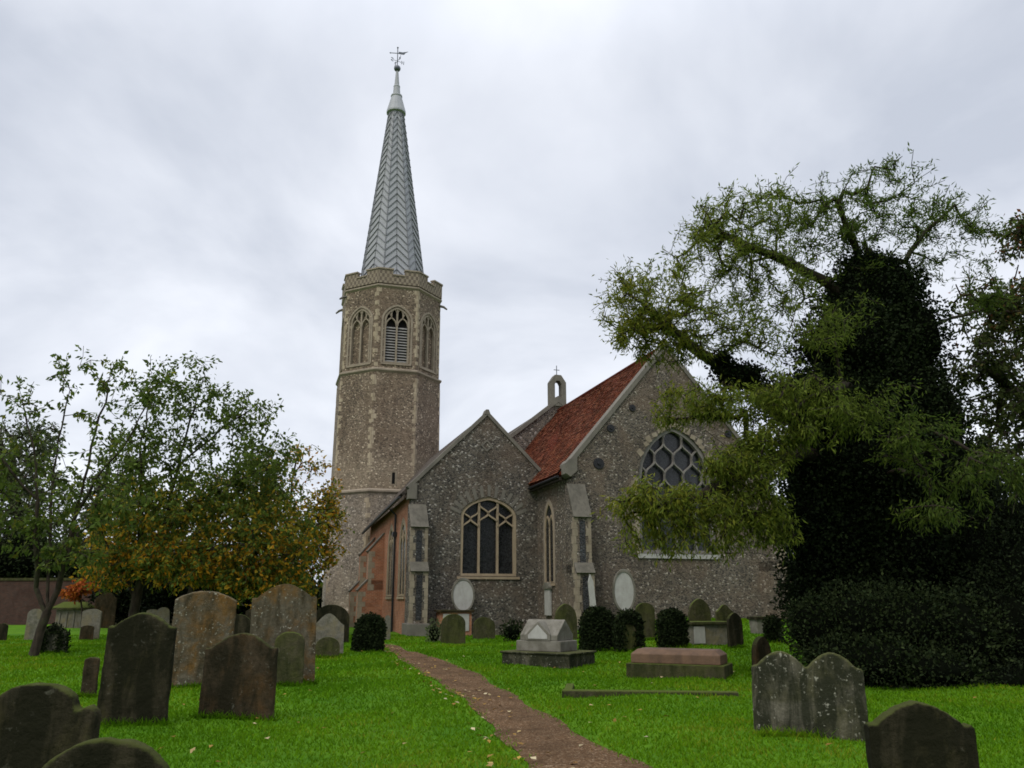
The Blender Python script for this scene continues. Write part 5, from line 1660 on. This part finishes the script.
# near left
headstone(38, 0, 0, 0, 'scroll', 'st_dark', 'black algae covered headstone with mossy shoulders, cut by the left edge', th=.09, Y=5.6, hm=1.10, wm=.82, rz=R(-4))
headstone(113, 0, 0, 0, 'round', 'st_dark', 'low round topped headstone with yellow green moss on its rim, in the bottom left corner', th=.09, Y=4.05, hm=1.00, wm=.62, rz=R(6))
headstone(131, 725, 66, 108, 'shoulder', 'st_dark', 'tall dark streaked headstone with a domed top, in front of the orange lichened slab', th=.12, rz=R(8), lean=(R(2), R(1.5)))
headstone(88, 697, 14, 38, 'segment', 'st_brown', 'small brown stub of stone peeping out behind the tall dark streaked headstone', rz=R(14))
headstone(196, 687, 60, 93, 'segment', 'st_lichen', 'tall slab with a low curved top, brown with orange lichen', th=.13, rz=R(12), lean=(R(1), R(2)))
headstone(236, 719, 72, 82, 'shoulder', 'st_brown', 'squat dark brown headstone with a domed top standing in the open grass', th=.12, rz=R(6), lean=(R(-3), 0))
headstone(281, 683, 64, 96, 'shoulder', 'st_lichen', 'largest shouldered headstone, grey brown with lichen, near the middle of the left group', th=.14, rz=R(14), lean=(R(-1), R(-1.2)))
headstone(287, 686, 30, 52, 'round', 'st_olive', 'small olive round topped footstone in front of the largest shouldered headstone', th=.10, rz=R(10))
headstone(235, 660, 26, 44, 'round', 'st_dark', 'black rounded headstone half hidden between two lichened slabs', rz=R(10))
headstone(252, 652, 18, 42, 'segment', 'st_brown', 'reddish brown slab edge behind the largest shouldered headstone')
headstone(327, 655, 31, 40, 'bell', 'st_pale', 'pale curved top headstone left of the ivy covered stone by the path', rz=R(12))
headstone(327, 658, 24, 20, 'round', 'st_olive', 'low mossy footstone in front of the pale curved top headstone', rz=R(12))
headstone(330, 644, 36, 38, 'round', 'st_dark', 'dark rounded headstone with a furry mossy rim right behind the pale curved top one', th=.2, rz=R(10))
headstone(367, 652, 28, 36, 'round', 'st_dark', 'ivy smothered leaning headstone beside the start of the path', ivy=1.0, rz=R(20), lean=(0, R(6)))
headstone(387, 640, 6, 24, 'gothic', 'st_pale', 'thin pale post like stone by the chapel buttress')
# far left
headstone(32, 640, 14, 30, 'round', 'st_pale', 'greenish pale round headstone left of the forked tree trunk')
headstone(52, 653, 24, 28, 'bell', 'st_grey', 'rough mottled lump of a headstone behind the forked tree trunk', th=.4, ivy=.4)
headstone(89, 639, 18, 29, 'segment', 'st_pale', 'pale square shouldered headstone right of the mossy chest tomb')
headstone(86, 640, 12, 14, 'segment', 'st_brown', 'small brown footstone in front of the pale square shouldered headstone', Y=None)
headstone(119, 626, 12, 16, 'round', 'st_pale', 'small pale headstone beside the trunk of the broad tree')
headstone(103, 628, 20, 36, 'bell', 'st_brown', 'dark reddish brown headstone under the orange sapling')
headstone(150, 630, 15, 20, 'segment', 'st_pale', 'pale leaning slab beyond the tall dark headstone, leftmost of three', lean=(0, R(8)))
headstone(163, 630, 12, 22, 'round', 'st_pale', 'pale rounded stone beyond the tall dark headstone, middle of three', lean=(0, R(-5)))
headstone(169, 628, 9, 17, 'segment', 'st_pale', 'narrow pale stone against the yew shade, rightmost of three')
headstone(235, 624, 6, 17, 'segment', 'st_pale', 'tiny pale stone glimpsed above the black rounded headstone')
headstone(1, 641, 9, 17, 'round', 'st_dark', 'small dark stone at the very left edge of the lawn')
# middle
headstone(453, 644, 24, 29, 'round', 'st_olive', 'rounded olive headstone in front of the brick table tomb', th=.16, rz=R(16))
headstone(484, 639, 22, 21, 'round', 'st_olive', 'low rounded mossy headstone right of the brick table tomb', th=.15, rz=R(10))
headstone(438, 641, 7, 12, 'segment', 'st_pale', 'small pale stone among the weeds at the foot of the brick table tomb')
headstone(566, 641, 24, 36, 'gothic', 'st_olive', 'pointed green headstone just behind the house shaped tomb', rz=R(20))
headstone(598, 651, 34, 42, 'round', 'st_dark', 'broad headstone buried in dark ivy, left of the arched panel stone', ivy=1.0, rz=R(16), th=.16)
headstone(629, 651, 28, 39, 'round', 'st_dark', 'ivy edged headstone showing a grey arched panel', ivy=.55, rz=R(14), th=.16, inset=(.5, .66, -.02, 0))
headstone(646, 640, 20, 36, 'round', 'st_olive', 'green rounded headstone behind the arched panel stone', rz=R(14))
headstone(673, 648, 29, 37, 'round', 'st_dark', 'ivy covered black headstone standing alone left of the white panelled chest tomb', ivy=1.0, rz=R(14), th=.14)
headstone(701, 641, 24, 41, 'gothic', 'st_olive', 'tall pointed olive headstone against the chancel wall', rz=R(17))
headstone(726, 640, 19, 34, 'bell', 'st_olive', 'olive headstone behind the right end of the white panelled chest tomb', rz=R(17))
headstone(736, 648, 17, 34, 'gothic', 'st_dark', 'pointed dark headstone at the right end of the white panelled chest tomb', rz=R(24))
headstone(762, 676, 24, 38, 'gothic', 'st_brown', 'dark leaning pointed headstone behind the double headstone', rz=R(36), lean=(0, R(4)), th=.12)
headstone(774, 642, 16, 25, 'round', 'st_dark', 'shaggy ivy covered stump of stone near the shrub', ivy=1.0, rz=R(10))
# right
headstone(811, 736, 108, 80, 'double', 'st_patchy', 'double headstone with two joined curved tops and white lichen', th=.13, rz=R(-14), lean=(R(-4), R(1)))
headstone(915, 0, 0, 0, 'shoulder', 'st_dark', 'low rounded headstone in the bottom right corner', th=.14, Y=6.1, hm=0.90, wm=.68, rz=R(-8))

# red ledger tomb on a stone base
p = G(680, 676)
s = cdepth(p) / F_PX
tomb = empty('ledger_tomb', p, R(-24), label='coffin shaped tomb with a reddish stone lid on a mossy plinth', cat='tomb')
mb = MB(); mb.box((0, 0, .06), (2.1, 1.02, 0.42)); mb.build('plinth', M['st_olive'], tomb, bevel=.02)
mb = MB()
bx_ = [(-.96, -.42, .272), (.96, -.42, .272), (.96, .42, .272), (-.96, .42, .272)]
tx_ = [(-.84, -.30, .56), (.84, -.30, .56), (.84, .30, .56), (-.84, .30, .56)]
md_ = [(-.96, -.42, .46), (.96, -.42, .46), (.96, .42, .46), (-.96, .42, .46)]
mb.rings([bx_, md_, tx_]); mb.build('lid', M['red_granite'], tomb, bevel=.015)
# low stone kerb
p = G(655, 694)
kb = empty('grave_kerb', p, R(-6), label='low mossy stone kerb in the grass in front of the red lidded tomb', cat='kerb')
mb = MB(); mb.box((-.1, 0, -.03), (3.0, .16, .16), rx=.05); mb.build('kerb_front', M['st_olive'], kb, bevel=.02)
mb = MB(); mb.box((-1.5, .62, -.03), (.15, 1.06, .16)); mb.build('kerb_end', M['st_olive'], kb, bevel=.02)
# house shaped tomb on a wide ledge
p = G(545, 664)
ht = empty('house_tomb', p, R(-32), label='pale house shaped tomb with gabled lid on a broad stone ledge', cat='tomb')
mb = MB(); mb.box((0.05, 0.1, .06), (1.95, 1.4, .42)); mb.box((0.05, 0.1, .295), (2.03, 1.48, .05)); mb.build('ledge', M['st_patchy'], ht, bevel=.02)
mb = MB(); mb.box((0, .1, .45), (1.3, .9, .26)); mb.build('base_course', M['pale_stone'], ht, bevel=.02)
mb = MB()
mb.prism([(-.42, .582), (.42, .582), (.42, .72), (0, 1.1), (-.42, .72)], (-.55, .1, 0), -Yv, Z, -X, 1.1)
mb.prism([(-.36, .583), (.36, .583), (.36, .74), (0, 1.06), (-.36, .74)], (0, -.36, 0), X, Z, -Yv, .9)
mb.build('gabled_lid', M['pale_stone'], ht, bevel=.015)
mb = MB(); mb.prism([(-.28, .63), (.28, .63), (.28, .72), (0, .97), (-.28, .72)], (0, -.375, 0), X, Z, -Yv, .012); mb.build('gable_panel', M['white_stone'], ht); mb = MB(); mb.prism([(-.30, .63), (.30, .63), (.30, .72), (0, .99), (-.30, .72)], (-.565, .1, 0), -Yv, Z, -X, .012); mb.build('gable_panel', M['white_stone'], ht)
# brick table tomb with white panels
p = G(455, 636)
bt = empty('table_tomb', p, R(17), label='brick table tomb with white panels and a flat slab against the chapel', cat='tomb')
mb = MB(); mb.box((0, 0.3, .5), (1.5, .8, 1.1)); mb.build('brick_body', M['brick_wall'], bt)
mb = MB(); mb.box((0, .3, 1.1), (1.72, 1.0, .09)); mb.build('slab', M['st_brown'], bt, bevel=.015)
for dx, wd in ((-.42, .36), (.36, .52)):
    mb = MB(); mb.box((dx, -.11, .6), (wd, .04, .76)); mb.build('white_panel', M['white_stone'], bt)
# chest tomb with one white panel by the chancel
p = G(712, 645)
ct = empty('chest_tomb', p, R(15), label='chest tomb with one white end panel below the chancel window', cat='tomb')
mb = MB(); mb.box((0, .3, .28), (1.25, .65, .62)); mb.build('chest', M['st_pale'], ct, bevel=.01)
mb = MB(); mb.box((0, .3, .64), (1.42, .8, .1)); mb.build('slab', M['st_olive'], ct, bevel=.02)
mb = MB(); mb.box((-.42, -.04, .3), (.36, .04, .5)); mb.build('white_panel', M['white_stone'], ct)
# mossy chest tomb far left
p = G(69, 628)
mt = empty('chest_tomb', p, R(4), label='grey panelled chest tomb with a mossy hipped lid by the far brick wall', cat='tomb')
mb = MB(); mb.box((0, .4, .5), (1.7, .8, 1.1)); mb.build('chest', M['st_pale'], mt)
for k in range(4):
    mb = MB(); mb.box((-.62 + k * .41, -.02, .5), (.08, .05, .9)); mb.build('pilaster', M['pale_stone'], mt)
mb = MB(); mb.rings([[(-1.1, -.2, 1.06), (1.1, -.2, 1.06), (1.1, 1.0, 1.06), (-1.1, 1.0, 1.06)], [(-1.1, -.2, 1.16), (1.1, -.2, 1.16), (1.1, 1.0, 1.16), (-1.1, 1.0, 1.16)], [(-.6, .25, 1.5), (.6, .25, 1.5), (.6, .55, 1.5), (-.6, .55, 1.5)]]); mb.build('hipped_lid', M['st_olive'], mt)
# small balustraded tomb at the tower foot
p = G(346, 625)
bl = empty('balustrade', p, R(10), label='small pale stone balustrade at the foot of the tower', cat='balustrade')
mb = MB(); mb.box((0, 0, .05), (1.5, .25, .5)); mb.box((0, 0, .82), (1.5, .22, .1)); mb.build('rail', M['pale_stone'], bl)
for k in range(5):
    mb = MB(); mb.tube([(-.56 + k * .28, 0, .3), (-.56 + k * .28, 0, .5), (-.56 + k * .28, 0, .77)], [.05, .08, .045], 8); mb.build('baluster', M['pale_stone'], bl)
# sarcophagus near right
p = G(763, 634)
sg = empty('chest_tomb', p, R(20), label='small white tapering tomb with a dark slab lid near the right end of the chancel', cat='tomb')
mb = MB(); mb.box((0, .2, .22), (.40, .4, .5), taper=1.15); mb.build('chest', M['pale_stone'], sg)
mb = MB(); mb.box((0.03, .2, .52), (.62, .55, .09)); mb.build('slab', M['st_dark'], sg)
# oval memorials
def oval(px, cy, wpx, hpx, Y, rz, label, lean=0.0, foot=True):
    c = P(px, cy, Y); s = cdepth(c) / F_PX
    a, b = wpx * s / 2, hpx * s / 2
    g = gh(c.x, c.y)
    o = empty('oval_memorial', (c.x, c.y, g), rz, label=label, cat='memorial')
    o.rotation_euler = (lean, 0, rz)
    zc = c.z - g
    el = lambda k: [(a * k * math.cos(t), zc + b * k * math.sin(t)) for t in np.linspace(0, 2 * math.pi, 41)[:-1]]
    mb = MB(); mb.prism(el(1.0), (0, -.05, 0), X, Z, -Yv, .12, [el(.86)]); mb.build('rim', M['pale_stone'], o, bevel=.012)
    mb = MB(); mb.prism(el(.87), (0, -.02, 0), X, Z, -Yv, .06); mb.build('tablet', M['white_stone'], o)
    if foot:
        mb = MB(); mb.tube([(0, 0, -.1), (0, 0, zc - b + .03)], [.12, .06], 10); mb.build('foot', M['pale_stone'], o)
    return o
chm = church.matrix_basis
def chp(u, v, z): return Matrix.Translation((-4.85, 40, 0)) @ Matrix.Rotation(CH_RZ, 4, 'Z') @ Vector((u, v, z))
oval(463.5, 595, 24, 34, 40.0, R(17), 'grey white oval tablet standing against the chapel wall under its window', lean=R(-3))
oval(624, 591, 24, 43, 36.6, R(14), 'tall grey white oval memorial on a short foot before the chancel wall')
# tablet with a small pediment on the chancel side wall
q = chp(U0 - .07, -1.7, 0)
g = gh(q.x, q.y)
tb = empty('wall_tablet', (q.x, q.y, g), CH_RZ - R(90), label='narrow white tablet with a little pediment fixed under the narrow chancel window', cat='memorial')
mb = MB(); mb.prism([(-.36, .7), (.36, .7), (.36, 1.9), (-.36, 1.9)], (0, -.06, 0), X, Z, -Yv, .1); mb.build('tablet', M['white_stone'], tb)
mb = MB(); mb.prism([(-.46, 1.902), (.46, 1.902), (.46, 2.0), (.2, 2.2), (-.2, 2.2), (-.46, 2.0)], (0, -.12, 0), X, Z, -Yv, .17); mb.build('pediment', M['pale_stone'], tb)
# leaning white stake shaped stone
p = place(596, 640, 35)
mb = MB()
mb.prism([(-.13, -.3), (.13, -.3), (.11, 1.85), (0, 2.15), (-.11, 1.85)], (0, -.06, 0), X, Z, -Yv, .12)
o = mb.build('marker_post', M['white_stone'], loc=p, bevel=.01); tag(o, 'slim white pointed marker leaning beside the chancel buttress', 'memorial')
o.rotation_euler = (0, R(-5), R(10))

# little plants at the wall foot
def weed(px, base, hpx, label, mat='leaf_bush', wpx=12):
    p = G(px, base); s = cdepth(p) / F_PX
    h, w = hpx * s, wpx * s
    t = empty('weed_plant', p, label=label, cat='plant')
    mass('foliage', [((0, 0, h * .5), (w / 2, w / 2, h * .55))], M[mat], t, 260, .12, .45, .75, .5, None, .5)
    return t
weed(434, 643, 18, 'grey green weed clump left of the brick table tomb', 'leaf_grey', 14)
weed(512, 641, 17, 'rounded mossy tuft between the chapel wall and the house shaped tomb', 'leaf_bush', 20)
weed(549, 628, 26, 'leafy plant growing at the foot of the chancel side wall', 'leaf_grey', 14)
weed(735, 655, 8, 'grass tuft at the foot of the pointed dark headstone', 'leaf_bush', 12) if False else None

# ------------------------------------------------------------------ grass and fallen leaves
GX0, GX1, GY0, GY1 = -24, 20, 3.0, 40.0
NB = 420000
r_ = rng.random(NB)
ys = GY0 + (GY1 - GY0) * r_ ** 1.9
half = ys * 0.70 + 1.5
xs = (rng.random(NB) * 2 - 1) * half
clump = np.sin(xs * 3.1 + np.sin(ys * 2.3) * 2) * np.sin(ys * 3.7 + np.sin(xs * 1.9) * 2)
# path mask
pm = np.zeros(NB, bool)
idx = np.argsort(PL[:, 1])
lx_ = np.interp(ys, PL[idx, 1], PL[idx, 0]); rx_i = np.argsort(PR[:, 1])
rx_ = np.interp(ys, PR[rx_i, 1], PR[rx_i, 0])
wig = 0.04 * np.sin(ys * 5) + 0.085 * rng.normal(size=NB)
pm = (xs > lx_ + wig) & (xs < rx_ + wig) & (ys < PL[:, 1].max() + .3)
keep = ~pm
# keep grass out of the buildings
xl = (xs + 4.85) * math.cos(CH_RZ) + (ys - 40) * math.sin(CH_RZ); yl = -(xs + 4.85) * math.sin(CH_RZ) + (ys - 40) * math.cos(CH_RZ)
keep &= ~((xl > -.1) & (yl > -.1)) & ~((xl > 6.2) & (yl > -5))
xs, ys, clump = xs[keep], ys[keep], clump[keep]
zs_ = gh_np(xs, ys)
n = len(xs)
near = np.clip((ys - 4) / 22, 0, 1)
extra = []
for bx__, by__, bw__, bt__ in BASES:
    if by__ > 30: continue
    k = int(420 * bw__ + 120)
    e1 = (rng.random(k) - .5) * (bw__ + .14); e2 = np.where(rng.random(k) < .75, -1, 1) * (bt__ / 2 + .01 + .05 * rng.random(k) ** 2)
    extra.append(np.stack([bx__ + e1 * .98, by__ + e2 + e1 * .15], 1))
extra = np.concatenate(extra)
n_short = len(xs)
xs = np.concatenate([xs, extra[:, 0]]); ys = np.concatenate([ys, extra[:, 1]]); clump = np.concatenate([clump, np.zeros(len(extra))])
zs_ = gh_np(xs, ys); n = len(xs); near = np.clip((ys - 4) / 22, 0, 1)
hgt = (0.022 + 0.026 * rng.random(n) + 0.016 * np.clip(clump, 0, 1)) * (1 + .6 * near)
hgt[n_short:] = 0.05 + 0.09 * rng.random(n - n_short) ** 2
wid = 0.0045 + 0.018 * near + .002 * rng.random(n)
th = rng.random(n) * 2 * math.pi
bend = rng.normal(size=(n, 2)) * 0.55
base = np.stack([xs, ys, zs_ - .005], 1)
sx = np.stack([np.cos(th) * wid, np.sin(th) * wid, np.zeros(n)], 1)
tip = base + np.stack([bend[:, 0] * hgt, bend[:, 1] * hgt, hgt], 1)
v = np.stack([base - sx, base + sx, tip], 1).reshape(-1, 3)
f = np.arange(3 * n).reshape(-1, 3)
patch_ = np.sin(xs * .8 + 1.3 * np.sin(ys * .5)) * np.sin(ys * .6 + np.sin(xs * .45) * 1.7)
tint = np.clip(0.42 + 0.16 * clump + .28 * patch_ + 0.14 * rng.normal(size=n) + .35 * (rng.random(n) > .97), 0, 1)
gr = mesh_np('grass', v, f, M['blade'], tint=np.repeat(tint, 3))
tag(gr, 'short bright green grass blades of the churchyard lawn', 'grass', None, 'stuff')

NL = 460
pos = []
for i in range(NL):
    if i < 230:
        k = int(rng.integers(0, 119)); q = PL[k] + (PR[k] - PL[k]) * float(np.clip(rng.normal(.1, .35), -.3, 1.2))
        x, y = q
    else:
        y = 4 + 30 * rng.random() ** 1.5; x = (rng.random() * 2 - 1) * y * .62
    xl = (x + 4.85) * math.cos(CH_RZ) + (y - 40) * math.sin(CH_RZ); yl = -(x + 4.85) * math.sin(CH_RZ) + (y - 40) * math.cos(CH_RZ)
    if (xl > 6 and yl > -5) or yl > -.2: continue
    pos.append((x, y, gh(x, y) + .05))
pos = np.array(pos)
d = rand_unit(len(pos)); d[:, 2] *= .25; d /= np.linalg.norm(d, axis=1, keepdims=True)
up = np.tile([[0, 0, 1.0]], (len(pos), 1)) + rand_unit(len(pos)) * .25
v, f = leaf_quads(pos, d, .055 + .05 * rng.random(len(pos)), .045 + .03 * rng.random(len(pos)), up)
fl = mesh_np('fallen_leaves', v, f, M['fallen'], tint=np.repeat(rng.random(len(pos)), 4))
tag(fl, 'yellow and brown fallen leaves strewn over path and lawn', 'leaves', None, 'stuff')
